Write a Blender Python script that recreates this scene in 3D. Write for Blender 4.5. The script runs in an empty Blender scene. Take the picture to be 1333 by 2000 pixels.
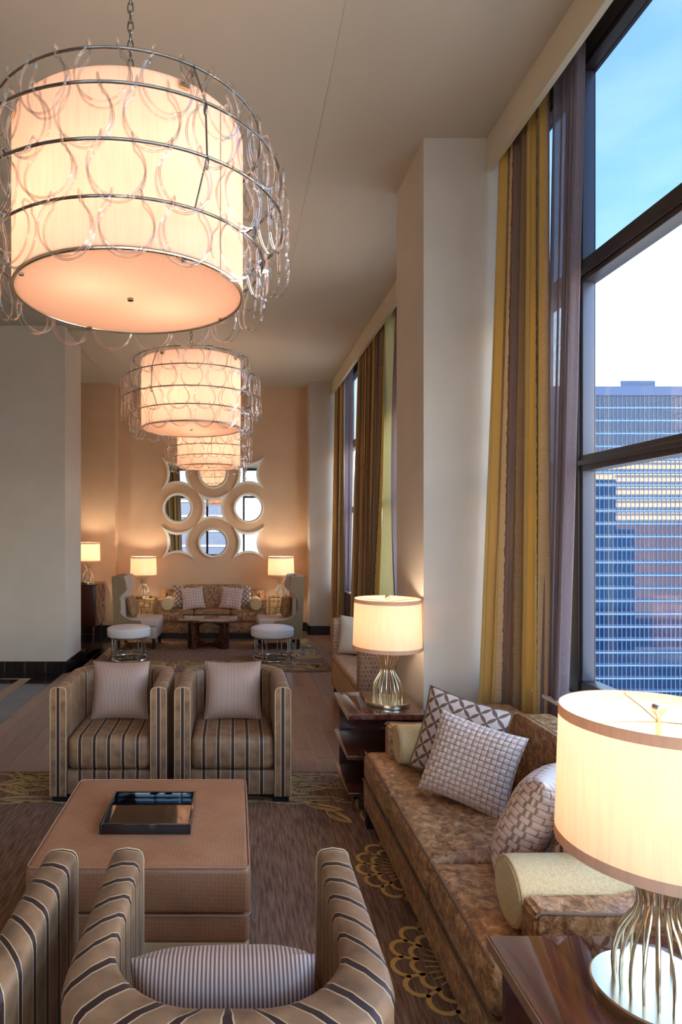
import bpy, bmesh, math, random
from math import sin, cos, pi, radians, sqrt
from mathutils import Vector, Matrix
random.seed(7)
S = bpy.context.scene
C = S.collection

# ------------------------------------------------------------------ camera
cam = bpy.data.cameras.new('camera'); camo = bpy.data.objects.new('camera', cam); C.objects.link(camo)
camo.location = (0, 0, 1.8); camo.rotation_euler = (radians(90), 0, 0)
cam.sensor_fit = 'VERTICAL'; cam.sensor_height = 36; cam.sensor_width = 24
cam.lens = 36 * 1240 / 2000
cam.shift_x = (666.5 - 460) / 2000; cam.shift_y = (1041 - 1000) / 2000
cam.clip_start = 0.05; cam.clip_end = 2000
S.camera = camo

# ------------------------------------------------------------------ exposure
S.view_settings.view_transform = 'Standard'; S.view_settings.look = 'None'
S.view_settings.gamma = 1; S.view_settings.use_curve_mapping = False
S.view_settings.exposure = 0.8
S.cycles.use_denoising = True
S.cycles.use_adaptive_sampling = True; S.cycles.adaptive_threshold = .03
S.cycles.max_bounces = 8; S.cycles.diffuse_bounces = 4; S.cycles.glossy_bounces = 4
S.cycles.transmission_bounces = 6; S.cycles.transparent_max_bounces = 24
S.cycles.sample_clamp_indirect = 6; S.cycles.caustics_reflective = False; S.cycles.caustics_refractive = False

def lin(c):
    return tuple(((x/255)/12.92 if x/255 <= .04045 else ((x/255+.055)/1.055)**2.4) for x in c[:3]) + (1,)

# ------------------------------------------------------------------ sky
W = bpy.data.worlds.new('sky'); S.world = W; W.use_nodes = True
nt = W.node_tree; nt.nodes.clear()
def wn(t, **k):
    n = nt.nodes.new(t)
    for a, b in k.items(): setattr(n, a, b)
    return n
tc = wn('ShaderNodeTexCoord'); sp = wn('ShaderNodeSeparateXYZ'); nt.links.new(tc.outputs['Generated'], sp.inputs[0])
rp = wn('ShaderNodeValToRGB'); nt.links.new(sp.outputs['Z'], rp.inputs[0])
e = rp.color_ramp.elements
e[0].position = 0.0; e[0].color = lin((92, 100, 112)); e[1].position = .02; e[1].color = lin((250, 246, 238))
for p_, c_ in ((.14, (240, 248, 255)), (.24, (200, 226, 250)), (.34, (150, 196, 245)), (.6, (136, 174, 226)), (1, (128, 164, 216))):
    x = e.new(p_); x.color = lin(c_)
mp = wn('ShaderNodeMapping'); mp.inputs['Scale'].default_value = (2.2, 2.2, 7); nt.links.new(tc.outputs['Generated'], mp.inputs[0])
ns = wn('ShaderNodeTexNoise'); ns.inputs['Scale'].default_value = 2.3; ns.inputs['Detail'].default_value = 6; nt.links.new(mp.outputs[0], ns.inputs[0])
cr = wn('ShaderNodeValToRGB'); cr.color_ramp.elements[0].position = .46; cr.color_ramp.elements[1].position = .66; nt.links.new(ns.outputs[0], cr.inputs[0])
mx = wn('ShaderNodeMixRGB'); mx.inputs[2].default_value = (1, 1, 1, 1); 
ce = wn('ShaderNodeMapRange'); ce.inputs[1].default_value = .16; ce.inputs[2].default_value = .30; ce.inputs[3].default_value = 1; ce.inputs[4].default_value = .12; nt.links.new(sp.outputs['Z'], ce.inputs[0])
cm = wn('ShaderNodeMath', operation='MULTIPLY'); nt.links.new(cr.outputs[0], cm.inputs[0]); nt.links.new(ce.outputs[0], cm.inputs[1])
nt.links.new(cm.outputs[0], mx.inputs[0]); nt.links.new(rp.outputs[0], mx.inputs[1])
bg = wn('ShaderNodeBackground'); bg.inputs['Strength'].default_value = 4.6; nt.links.new(mx.outputs[0], bg.inputs[0])
wo = wn('ShaderNodeOutputWorld'); nt.links.new(bg.outputs[0], wo.inputs[0])

# ------------------------------------------------------------------ sun (from behind the tower opposite, so it never enters the room)
sl = bpy.data.lights.new('sun', 'SUN'); sl.energy = 140; sl.angle = .01; sl.color = (1, .86, .68)
so = bpy.data.objects.new('sun', sl); C.objects.link(so)
so.rotation_euler = Vector((.45, -.85, -.38)).to_track_quat('-Z', 'Y').to_euler()

LAMP_W = 3.9        # table lamp bulbs
CHAND_W = 1.95       # each of the bulbs in a chandelier
WARM = (1, .88, .72)

# ------------------------------------------------------------------ materials
def nodes(name):
    m = bpy.data.materials.new(name); m.use_nodes = True
    t = m.node_tree; b = t.nodes['Principled BSDF']
    return m, t, b
def N(t, ty, **k):
    n = t.nodes.new(ty)
    for a, b in k.items():
        if a == 'inp':
            for i, v in b.items(): n.inputs[i].default_value = v
        else: setattr(n, a, b)
    return n
def ramp(t, stops, interp='LINEAR'):
    r = N(t, 'ShaderNodeValToRGB'); r.color_ramp.interpolation = interp
    e = r.color_ramp.elements
    e[0].position, e[0].color = stops[0][0], lin(stops[0][1])
    e[1].position, e[1].color = stops[-1][0], lin(stops[-1][1])
    for p, c in stops[1:-1]:
        x = e.new(p); x.color = lin(c)
    return r
def mat(name, col, rough=.6, metal=0, col2=None, scale=20, stretch=(1, 1, 1), bump=0, bscale=None, coat=0, sheen=0, spec=None, uv=False, detail=4, lo=.35, hi=.65):
    m, t, b = nodes(name)
    b.inputs['Roughness'].default_value = rough; b.inputs['Metallic'].default_value = metal
    b.inputs['Base Color'].default_value = lin(col)
    if coat: b.inputs['Coat Weight'].default_value = coat; b.inputs['Coat Roughness'].default_value = .04
    if sheen: b.inputs['Sheen Weight'].default_value = sheen; b.inputs['Sheen Roughness'].default_value = .4
    if spec is not None: b.inputs['Specular IOR Level'].default_value = spec
    tc = N(t, 'ShaderNodeTexCoord'); mp = N(t, 'ShaderNodeMapping'); mp.inputs['Scale'].default_value = stretch
    t.links.new(tc.outputs['UV' if uv else 'Object'], mp.inputs[0])
    if col2:
        n = N(t, 'ShaderNodeTexNoise', inp={'Scale': scale, 'Detail': detail}); t.links.new(mp.outputs[0], n.inputs[0])
        r = ramp(t, [(lo, col), (hi, col2)]); t.links.new(n.outputs[0], r.inputs[0]); t.links.new(r.outputs[0], b.inputs['Base Color'])
    if bump:
        n2 = N(t, 'ShaderNodeTexNoise', inp={'Scale': bscale or scale, 'Detail': 5}); t.links.new(mp.outputs[0], n2.inputs[0])
        bp = N(t, 'ShaderNodeBump', inp={'Strength': bump, 'Distance': .01}); t.links.new(n2.outputs[0], bp.inputs['Height']); t.links.new(bp.outputs[0], b.inputs['Normal'])
    return m
def math2(t, op, a, bv=None):
    n = N(t, 'ShaderNodeMath', operation=op)
    for i, v in enumerate((a, bv)):
        if v is None: continue
        if isinstance(v, (int, float)): n.inputs[i].default_value = v
        else: t.links.new(v, n.inputs[i])
    return n.outputs[0]
def uvsep(t, kind='UV'):
    tc = N(t, 'ShaderNodeTexCoord'); s = N(t, 'ShaderNodeSeparateXYZ'); t.links.new(tc.outputs[kind], s.inputs[0]); return tc, s
def velvet(b, w=.5, tint=(230, 200, 170)):
    b.inputs['Sheen Weight'].default_value = w; b.inputs['Sheen Roughness'].default_value = .35; b.inputs['Sheen Tint'].default_value = lin(tint)

def stripe_mat(name='striped_velvet'):
    m, t, b = nodes(name); b.inputs['Roughness'].default_value = .55; velvet(b, .08)
    tc, s = uvsep(t)
    fr = math2(t, 'FRACT', math2(t, 'ADD', math2(t, 'DIVIDE', s.outputs[0], .096), 100.5))
    n = N(t, 'ShaderNodeTexNoise', inp={'Scale': 14, 'Detail': 4}); t.links.new(tc.outputs['Object'], n.inputs[0])
    base = ramp(t, [(.3, (118, 82, 54)), (.7, (164, 120, 82))]); t.links.new(n.outputs[0], base.inputs[0])
    r = N(t, 'ShaderNodeValToRGB'); r.color_ramp.interpolation = 'CONSTANT'
    e = r.color_ramp.elements; e[0].position = 0; e[0].color = (0, 0, 0, 1); e[1].position = .352; e[1].color = (1, 1, 1, 1)
    x = e.new(.648); x.color = (0, 0, 0, 1)
    t.links.new(fr, r.inputs[0])
    r2 = N(t, 'ShaderNodeValToRGB'); r2.color_ramp.interpolation = 'CONSTANT'
    e = r2.color_ramp.elements; e[0].position = 0; e[0].color = lin((206, 172, 126)); e[1].position = .396; e[1].color = lin((56, 28, 24))
    x = e.new(.604); x.color = lin((206, 172, 126)); t.links.new(fr, r2.inputs[0])
    mx = N(t, 'ShaderNodeMixRGB'); t.links.new(r.outputs[0], mx.inputs[0]); t.links.new(base.outputs[0], mx.inputs[1]); t.links.new(r2.outputs[0], mx.inputs[2])
    t.links.new(mx.outputs[0], b.inputs['Base Color'])
    return m
def pinstripe_mat():
    m, t, b = nodes('pinstripe_cushion'); b.inputs['Roughness'].default_value = .5; velvet(b, .2)
    tc, s = uvsep(t)
    fr = math2(t, 'PINGPONG', s.outputs[0], .0052)
    r = ramp(t, [(.0, (112, 78, 68)), (.32, (128, 92, 80)), (.6, (200, 164, 142)), (1, (214, 180, 158))])
    t.links.new(math2(t, 'DIVIDE', fr, .0052), r.inputs[0]); t.links.new(r.outputs[0], b.inputs['Base Color'])
    bp = N(t, 'ShaderNodeBump', inp={'Strength': .3, 'Distance': .003}); t.links.new(fr, bp.inputs['Height']); t.links.new(bp.outputs[0], b.inputs['Normal'])
    return m
def lattice_mat():
    m, t, b = nodes('lattice_fabric'); b.inputs['Roughness'].default_value = .7; velvet(b, .2)
    tc, s = uvsep(t)
    P = math2(t, 'DIVIDE', math2(t, 'ADD', s.outputs[0], s.outputs[1]), .088)
    Q = math2(t, 'DIVIDE', math2(t, 'SUBTRACT', s.outputs[0], s.outputs[1]), .088)
    def petal(a, o):
        w = math2(t, 'ADD', .035, math2(t, 'MULTIPLY', .12, math2(t, 'ABSOLUTE', math2(t, 'SINE', math2(t, 'MULTIPLY', o, pi)))))
        d = math2(t, 'PINGPONG', a, .5)
        return math2(t, 'LESS_THAN', d, w)
    k = math2(t, 'MAXIMUM', petal(P, Q), petal(Q, P))
    mx = N(t, 'ShaderNodeMixRGB'); mx.inputs[1].default_value = lin((208, 182, 164)); mx.inputs[2].default_value = lin((112, 80, 66))
    t.links.new(k, mx.inputs[0]); t.links.new(mx.outputs[0], b.inputs['Base Color'])
    return m
def grid_mat():
    m, t, b = nodes('ottoman_fabric'); b.inputs['Roughness'].default_value = .38; velvet(b, .04)
    tc = N(t, 'ShaderNodeTexCoord')
    def lines(kind, ang, per, w):
        mp = N(t, 'ShaderNodeMapping'); mp.inputs['Rotation'].default_value = (0, 0, ang); t.links.new(tc.outputs[kind], mp.inputs[0])
        s = N(t, 'ShaderNodeSeparateXYZ'); t.links.new(mp.outputs[0], s.inputs[0])
        return math2(t, 'MAXIMUM', math2(t, 'LESS_THAN', math2(t, 'PINGPONG', s.outputs[0], per), w), math2(t, 'LESS_THAN', math2(t, 'PINGPONG', s.outputs[1], per), w))
    k = math2(t, 'MAXIMUM', lines('UV', .03, .0085, .0007), lines('UV', .62, .024, .0007))
    k = math2(t, 'MULTIPLY', k, .4)
    n = N(t, 'ShaderNodeTexNoise', inp={'Scale': 5, 'Detail': 4}); t.links.new(tc.outputs['Object'], n.inputs[0])
    base = ramp(t, [(.3, (172, 108, 70)), (.7, (194, 130, 88))]); t.links.new(n.outputs[0], base.inputs[0])
    mx = N(t, 'ShaderNodeMixRGB'); mx.inputs[2].default_value = lin((224, 174, 132))
    t.links.new(k, mx.inputs[0]); t.links.new(base.outputs[0], mx.inputs[1]); t.links.new(mx.outputs[0], b.inputs['Base Color'])
    bp = N(t, 'ShaderNodeBump', inp={'Strength': .2, 'Distance': .002}); t.links.new(k, bp.inputs['Height']); t.links.new(bp.outputs[0], b.inputs['Normal'])
    return m
def crushed_mat():
    m, t, b = nodes('crushed_velvet'); b.inputs['Roughness'].default_value = .42; velvet(b, .15, (250, 205, 150))
    tc = N(t, 'ShaderNodeTexCoord')
    n = N(t, 'ShaderNodeTexNoise', inp={'Scale': 24, 'Detail': 9, 'Distortion': .7, 'Roughness': .72}); t.links.new(tc.outputs['Object'], n.inputs[0])
    r = ramp(t, [(.36, (98, 58, 30)), (.48, (154, 104, 62)), (.59, (196, 146, 98)), (.72, (232, 188, 138))]); t.links.new(n.outputs[0], r.inputs[0]); t.links.new(r.outputs[0], b.inputs['Base Color'])
    n2 = N(t, 'ShaderNodeTexNoise', inp={'Scale': 26, 'Detail': 5, 'Distortion': 1.5}); t.links.new(tc.outputs['Object'], n2.inputs[0])
    bp = N(t, 'ShaderNodeBump', inp={'Strength': .5, 'Distance': .012}); t.links.new(n2.outputs[0], bp.inputs['Height']); t.links.new(bp.outputs[0], b.inputs['Normal'])
    return m
def shade_mat(name, col, trans=.62, fleck=True):
    m, t, b = nodes(name); t.nodes.remove(b)
    out = [n for n in t.nodes if n.type == 'OUTPUT_MATERIAL'][0]
    tc = N(t, 'ShaderNodeTexCoord'); mp = N(t, 'ShaderNodeMapping'); mp.inputs['Scale'].default_value = (60, 60, 4); t.links.new(tc.outputs['Object'], mp.inputs[0])
    n = N(t, 'ShaderNodeTexNoise', inp={'Scale': 1.5, 'Detail': 3}); t.links.new(mp.outputs[0], n.inputs[0])
    r = ramp(t, [(.3, tuple(int(c*.97) for c in col)), (.6, col)]); t.links.new(n.outputs[0], r.inputs[0])
    d = N(t, 'ShaderNodeBsdfDiffuse'); tr = N(t, 'ShaderNodeBsdfTranslucent'); ms = N(t, 'ShaderNodeMixShader'); ms.inputs[0].default_value = trans
    t.links.new(r.outputs[0], d.inputs[0]); t.links.new(r.outputs[0], tr.inputs[0])
    t.links.new(d.outputs[0], ms.inputs[1]); t.links.new(tr.outputs[0], ms.inputs[2]); t.links.new(ms.outputs[0], out.inputs[0])
    return m
def clear_mat(name, tint, gloss=.1, rough=.0, blend=.35):
    m, t, b = nodes(name); t.nodes.remove(b)
    out = [n for n in t.nodes if n.type == 'OUTPUT_MATERIAL'][0]
    tr = N(t, 'ShaderNodeBsdfTransparent'); tr.inputs[0].default_value = tint if len(tint) == 4 else lin(tint)
    g = N(t, 'ShaderNodeBsdfGlossy', inp={'Roughness': rough}); g.inputs[0].default_value = (1, 1, 1, 1)
    lw = N(t, 'ShaderNodeLayerWeight', inp={'Blend': .5})
    k = math2(t, 'ADD', .03, math2(t, 'MULTIPLY', math2(t, 'POWER', lw.outputs['Facing'], blend), gloss))
    ms = N(t, 'ShaderNodeMixShader'); t.links.new(k, ms.inputs[0]); t.links.new(tr.outputs[0], ms.inputs[1]); t.links.new(g.outputs[0], ms.inputs[2]); t.links.new(ms.outputs[0], out.inputs[0])
    return m
def emit_mat(name, col, s):
    m, t, b = nodes(name); b.inputs['Emission Color'].default_value = lin(col); b.inputs['Emission Strength'].default_value = s; b.inputs['Base Color'].default_value = lin(col)
    return m
def wood_mat(name, c1, c2, rough=.18, coat=.6, scale=(28, 1.2, 28)):
    m, t, b = nodes(name); b.inputs['Roughness'].default_value = rough; b.inputs['Coat Weight'].default_value = coat; b.inputs['Coat Roughness'].default_value = .03
    tc = N(t, 'ShaderNodeTexCoord'); mp = N(t, 'ShaderNodeMapping'); mp.inputs['Scale'].default_value = scale; t.links.new(tc.outputs['Object'], mp.inputs[0])
    n = N(t, 'ShaderNodeTexNoise', inp={'Scale': 1.0, 'Detail': 5}); t.links.new(mp.outputs[0], n.inputs[0])
    r = ramp(t, [(.35, c1), (.65, c2)]); t.links.new(n.outputs[0], r.inputs[0]); t.links.new(r.outputs[0], b.inputs['Base Color'])
    return m
def plank_mat(name, c1, c2, rough=.3):
    m, t, b = nodes(name); b.inputs['Roughness'].default_value = rough
    oi = N(t, 'ShaderNodeObjectInfo'); tc = N(t, 'ShaderNodeTexCoord')
    mp = N(t, 'ShaderNodeMapping'); mp.inputs['Scale'].default_value = (30, 2, 1); t.links.new(tc.outputs['Object'], mp.inputs[0]); t.links.new(oi.outputs['Location'], mp.inputs['Location'])
    n = N(t, 'ShaderNodeTexNoise', inp={'Scale': 1, 'Detail': 5}); t.links.new(mp.outputs[0], n.inputs[0])
    k = math2(t, 'ADD', math2(t, 'MULTIPLY', n.outputs[0], .6), math2(t, 'MULTIPLY', oi.outputs['Random'], .4))
    r = ramp(t, [(.3, c1), (.75, c2)]); t.links.new(k, r.inputs[0]); t.links.new(r.outputs[0], b.inputs['Base Color'])
    return m
def drape_mat():
    m, t, b = nodes('striped_drape'); b.inputs['Roughness'].default_value = .42; b.inputs['Sheen Weight'].default_value = .15
    tc, s = uvsep(t)
    n = N(t, 'ShaderNodeTexNoise', inp={'Scale': 1, 'Detail': 3}); mp = N(t, 'ShaderNodeMapping'); mp.inputs['Scale'].default_value = (40, 26, 1)
    t.links.new(tc.outputs['UV'], mp.inputs[0]); t.links.new(mp.outputs[0], n.inputs[0])
    u = math2(t, 'ADD', s.outputs[0], math2(t, 'MULTIPLY', math2(t, 'SUBTRACT', n.outputs[0], .5), .016))
    fr = math2(t, 'FRACT', math2(t, 'DIVIDE', u, .60))
    gold, edge, ruche, cream, mauve, brown = (226, 188, 106), (110, 82, 52), (176, 144, 104), (232, 198, 152), (150, 122, 112), (130, 92, 62)
    r = ramp(t, [(0, gold), (.30, edge), (.315, ruche), (.40, edge), (.415, gold), (.50, cream), (.56, brown), (.575, mauve), (.76, brown), (.86, ruche), (.93, edge), (.945, gold)], 'CONSTANT'); t.links.new(fr, r.inputs[0])
    t.links.new(r.outputs[0], b.inputs['Base Color'])
    # ruched ribbons: fine horizontal gathers where the stripe is a ribbon
    w = N(t, 'ShaderNodeTexNoise', inp={'Scale': 1, 'Detail': 3}); mp2 = N(t, 'ShaderNodeMapping'); mp2.inputs['Scale'].default_value = (10, 160, 1); t.links.new(tc.outputs['UV'], mp2.inputs[0]); t.links.new(mp2.outputs[0], w.inputs[0])
    mask = N(t, 'ShaderNodeValToRGB'); mask.color_ramp.interpolation = 'CONSTANT'
    e = mask.color_ramp.elements; e[0].position = 0; e[0].color = (.08, .08, .08, 1); e[1].position = .30; e[1].color = (1, 1, 1, 1)
    for p, v in ((.415, .08), (.5, 1), (.56, .15), (.86, 1), (.945, .08)): x = e.new(p); x.color = (v, v, v, 1)
    t.links.new(fr, mask.inputs[0])
    bp = N(t, 'ShaderNodeBump', inp={'Distance': .012}); t.links.new(mask.outputs[0], bp.inputs['Strength']); t.links.new(w.outputs[0], bp.inputs['Height']); t.links.new(bp.outputs[0], b.inputs['Normal'])
    # a little daylight comes through the cloth
    out = [x for x in t.nodes if x.type == 'OUTPUT_MATERIAL'][0]
    tr = N(t, 'ShaderNodeBsdfTranslucent'); t.links.new(r.outputs[0], tr.inputs[0]); ms = N(t, 'ShaderNodeMixShader'); ms.inputs[0].default_value = .32
    t.links.new(b.outputs[0], ms.inputs[1]); t.links.new(tr.outputs[0], ms.inputs[2]); t.links.new(ms.outputs[0], out.inputs[0])
    return m
def sheer_mat():
    m, t, b = nodes('mauve_sheer'); t.nodes.remove(b)
    out = [n for n in t.nodes if n.type == 'OUTPUT_MATERIAL'][0]
    tc = N(t, 'ShaderNodeTexCoord'); mp = N(t, 'ShaderNodeMapping'); mp.inputs['Scale'].default_value = (260, 40, 1); t.links.new(tc.outputs['UV'], mp.inputs[0])
    n = N(t, 'ShaderNodeTexNoise', inp={'Scale': 1, 'Detail': 2}); t.links.new(mp.outputs[0], n.inputs[0])
    k = math2(t, 'ADD', .1, math2(t, 'MULTIPLY', n.outputs[0], .4))
    d = N(t, 'ShaderNodeBsdfDiffuse'); d.inputs[0].default_value = lin((162, 142, 142))
    tl = N(t, 'ShaderNodeBsdfTranslucent'); tl.inputs[0].default_value = lin((180, 160, 162)); a = N(t, 'ShaderNodeMixShader'); a.inputs[0].default_value = .45
    t.links.new(d.outputs[0], a.inputs[1]); t.links.new(tl.outputs[0], a.inputs[2])
    tr = N(t, 'ShaderNodeBsdfTransparent'); ms = N(t, 'ShaderNodeMixShader'); t.links.new(k, ms.inputs[0]); t.links.new(a.outputs[0], ms.inputs[1]); t.links.new(tr.outputs[0], ms.inputs[2]); t.links.new(ms.outputs[0], out.inputs[0])
    return m
def weave_mat(name, w):
    m, t, b = nodes(name); b.inputs['Roughness'].default_value = .55; velvet(b, .2)
    tc, s = uvsep(t)
    i = math2(t, 'DIVIDE', s.outputs[0], w); j = math2(t, 'DIVIDE', s.outputs[1], w)
    q = math2(t, 'MODULO', math2(t, 'ADD', math2(t, 'ADD', math2(t, 'FLOOR', i), math2(t, 'FLOOR', j)), 100), 2)
    fi = math2(t, 'ABSOLUTE', math2(t, 'SUBTRACT', math2(t, 'FRACT', i), .5)); fj = math2(t, 'ABSOLUTE', math2(t, 'SUBTRACT', math2(t, 'FRACT', j), .5))
    e = math2(t, 'ADD', math2(t, 'MULTIPLY', fj, q), math2(t, 'MULTIPLY', fi, math2(t, 'SUBTRACT', 1, q)))
    g = math2(t, 'GREATER_THAN', e, .40)
    mx = N(t, 'ShaderNodeMixRGB'); mx.inputs[1].default_value = lin((220, 188, 170)); mx.inputs[2].default_value = lin((156, 122, 98))
    t.links.new(g, mx.inputs[0]); t.links.new(mx.outputs[0], b.inputs['Base Color'])
    return m
def mosaic_mat():
    m, t, b = nodes('mosaic_fabric'); b.inputs['Roughness'].default_value = .6
    tc = N(t, 'ShaderNodeTexCoord'); br = N(t, 'ShaderNodeTexBrick', inp={'Scale': 13, 'Mortar Size': .05, 'Brick Width': .42, 'Row Height': .5})
    br.inputs['Color1'].default_value = lin((168, 126, 96)); br.inputs['Color2'].default_value = lin((134, 96, 74)); br.inputs['Mortar'].default_value = lin((188, 148, 116))
    t.links.new(tc.outputs['UV'], br.inputs[0]); t.links.new(br.outputs[0], b.inputs['Base Color'])
    return m
def carpet_mat():
    m, t, b = nodes('brown_carpet'); b.inputs['Roughness'].default_value = .95; b.inputs['Specular IOR Level'].default_value = .1
    tc = N(t, 'ShaderNodeTexCoord'); mp = N(t, 'ShaderNodeMapping'); mp.inputs['Scale'].default_value = (90, 7, 1); mp.inputs['Rotation'].default_value = (0, 0, .06); t.links.new(tc.outputs['Object'], mp.inputs[0])
    n = N(t, 'ShaderNodeTexNoise', inp={'Scale': 1, 'Detail': 4, 'Distortion': .4}); t.links.new(mp.outputs[0], n.inputs[0])
    r = ramp(t, [(.3, (112, 82, 64)), (.52, (142, 109, 88)), (.75, (172, 141, 118))]); t.links.new(n.outputs[0], r.inputs[0]); t.links.new(r.outputs[0], b.inputs['Base Color'])
    return m

M = dict(
    wall=mat('cream_wall', (206, 192, 175), .8, col2=(201, 187, 169), scale=3),
    tanwall=mat('peach_wall', (220, 182, 144), .8, col2=(215, 177, 139), scale=3),
    ceil=mat('ceiling_paint', (186, 174, 156), .85),
    trim=mat('valance_paint', (214, 200, 174), .6),
    grout=mat('grout', (206, 174, 138), .9),
    plank=plank_mat('wood_look_plank', (136, 99, 77), (162, 124, 100), .32),
    gtile=plank_mat('grey_tile', (104, 98, 98), (118, 110, 108), .2),
    dtile=plank_mat('dark_tile', (30, 22, 20), (44, 34, 32), .12),
    ttile=plank_mat('tan_tile', (150, 118, 88), (166, 132, 100), .3),
    dbase=mat('dark_baseboard', (46, 34, 32), .35),
    frame=mat('bronze_frame', (54, 40, 36), .38, spec=.4),
    jamb=mat('anodised_jamb', (86, 84, 96), .35, .2),
    sill=mat('white_sill', (226, 220, 212), .4),
    apron=mat('window_apron', (150, 122, 96), .6),
    glass=clear_mat('window_glass', (.93, .965, .98, 1), .5, 0, 4.5),
    topglass=clear_mat('blue_top_glass', (.42, .465, .50, 1), .5, 0, 4.5),
    drape=drape_mat(), sheer=sheer_mat(), lining=shade_mat('drape_lining', (236, 226, 188), .4),
    stripe=stripe_mat(), pin=pinstripe_mat(), lattice=lattice_mat(), otto=grid_mat(), crushed=crushed_mat(),
    black=mat('black_foot', (22, 16, 15), .4),
    plinth=mat('tan_plinth', (230, 190, 138), .5),
    lacquer=mat('black_lacquer', (12, 10, 12), .06, coat=1),
    cream=mat('cream_piping', (206, 172, 126), .7),
    tanpipe=mat('tan_piping', (196, 142, 104), .5), brownpipe=mat('brown_piping', (120, 88, 62), .6),
    bolster=mat('cream_bolster', (222, 196, 146), .6, col2=(206, 178, 126), scale=120, bump=.4, bscale=150),
    woven=weave_mat('woven_ribbon', .027), wovenfar=weave_mat('woven_ribbon_far', .05),
    tancush=mat('tan_cushion', (168, 128, 82), .6, col2=(140, 100, 60), scale=14),
    whitecush=mat('white_cushion', (226, 210, 190), .7),
    wood=wood_mat('glossy_wood', (70, 34, 24), (104, 58, 40), .06, 1),
    dwood=wood_mat('dark_wood', (66, 32, 24), (82, 42, 32), .22, .3),
    cabface=wood_mat('cabinet_door_wood', (120, 80, 62), (140, 98, 78), .3, .3),
    chrome=mat('polished_chrome', (220, 218, 216), .08, 1),
    nickel=mat('satin_nickel', (226, 208, 178), .24, 1),
    brass=mat('pale_brass', (214, 180, 112), .22, 1),
    steel=mat('dark_steel', (150, 144, 138), .22, 1),
    shade=shade_mat('linen_shade', (255, 234, 212)),
    chshade=shade_mat('chandelier_shade', (255, 232, 217), .6),
    diffuser=shade_mat('chandelier_diffuser', (252, 228, 210), .5),
    shadetrim=shade_mat('shade_trim', (224, 200, 176), .5),
    bulb=emit_mat('lit_bulb', (255, 220, 170), 18),
    spot=emit_mat('lit_downlight', (255, 244, 226), 6),
    rod=clear_mat('clear_glass_rod', (.90, .89, .88, 1), .85, .02, 1.3),
    mirror=mat('mirror', (236, 240, 242), .01, 1),
    mframe=mat('mirror_frame', (250, 240, 222), .3, col2=(244, 232, 212), scale=8),
    wingout=mat('wing_outer', (150, 124, 88), .6, col2=(140, 114, 80), scale=20),
    wingin=mat('wing_inner', (206, 184, 166), .65, col2=(198, 174, 156), scale=30),
    leather=mat('white_leather', (232, 224, 220), .4),
    mosaic=mosaic_mat(), mosaicseat=mat('mosaic_seat', (206, 164, 124), .6, col2=(160, 118, 84), scale=30, stretch=(1, 3, 1)),
    tanface=mat('tan_face', (192, 150, 104), .6),
    carpet=carpet_mat(), goldyarn=mat('gold_yarn', (228, 182, 108), .95, spec=.1), paleyarn=mat('pale_gold_yarn', (216, 184, 120), .95, spec=.1),
    tower=mat('tower_spandrel', (20, 48, 78), .4), towerline=mat('tower_slab_edge', (82, 114, 148), .6),
    towerglass=mat('tower_glass', (9, 32, 58), .02, 0, spec=.36),
    towerroof=mat('tower_roof', (52, 70, 100), .6),
    pale=mat('pale_reflection_block', (226, 204, 170), .7), paleglass=mat('pale_tower_glass', (120, 120, 126), .2),
    bluet=mat('blue_tower', (5, 14, 30), .5, spec=.1), brownstone=mat('brown_stone', (104, 82, 70), .8), bluetline=mat('blue_tower_slab', (26, 32, 40), .6), 
)
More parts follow.
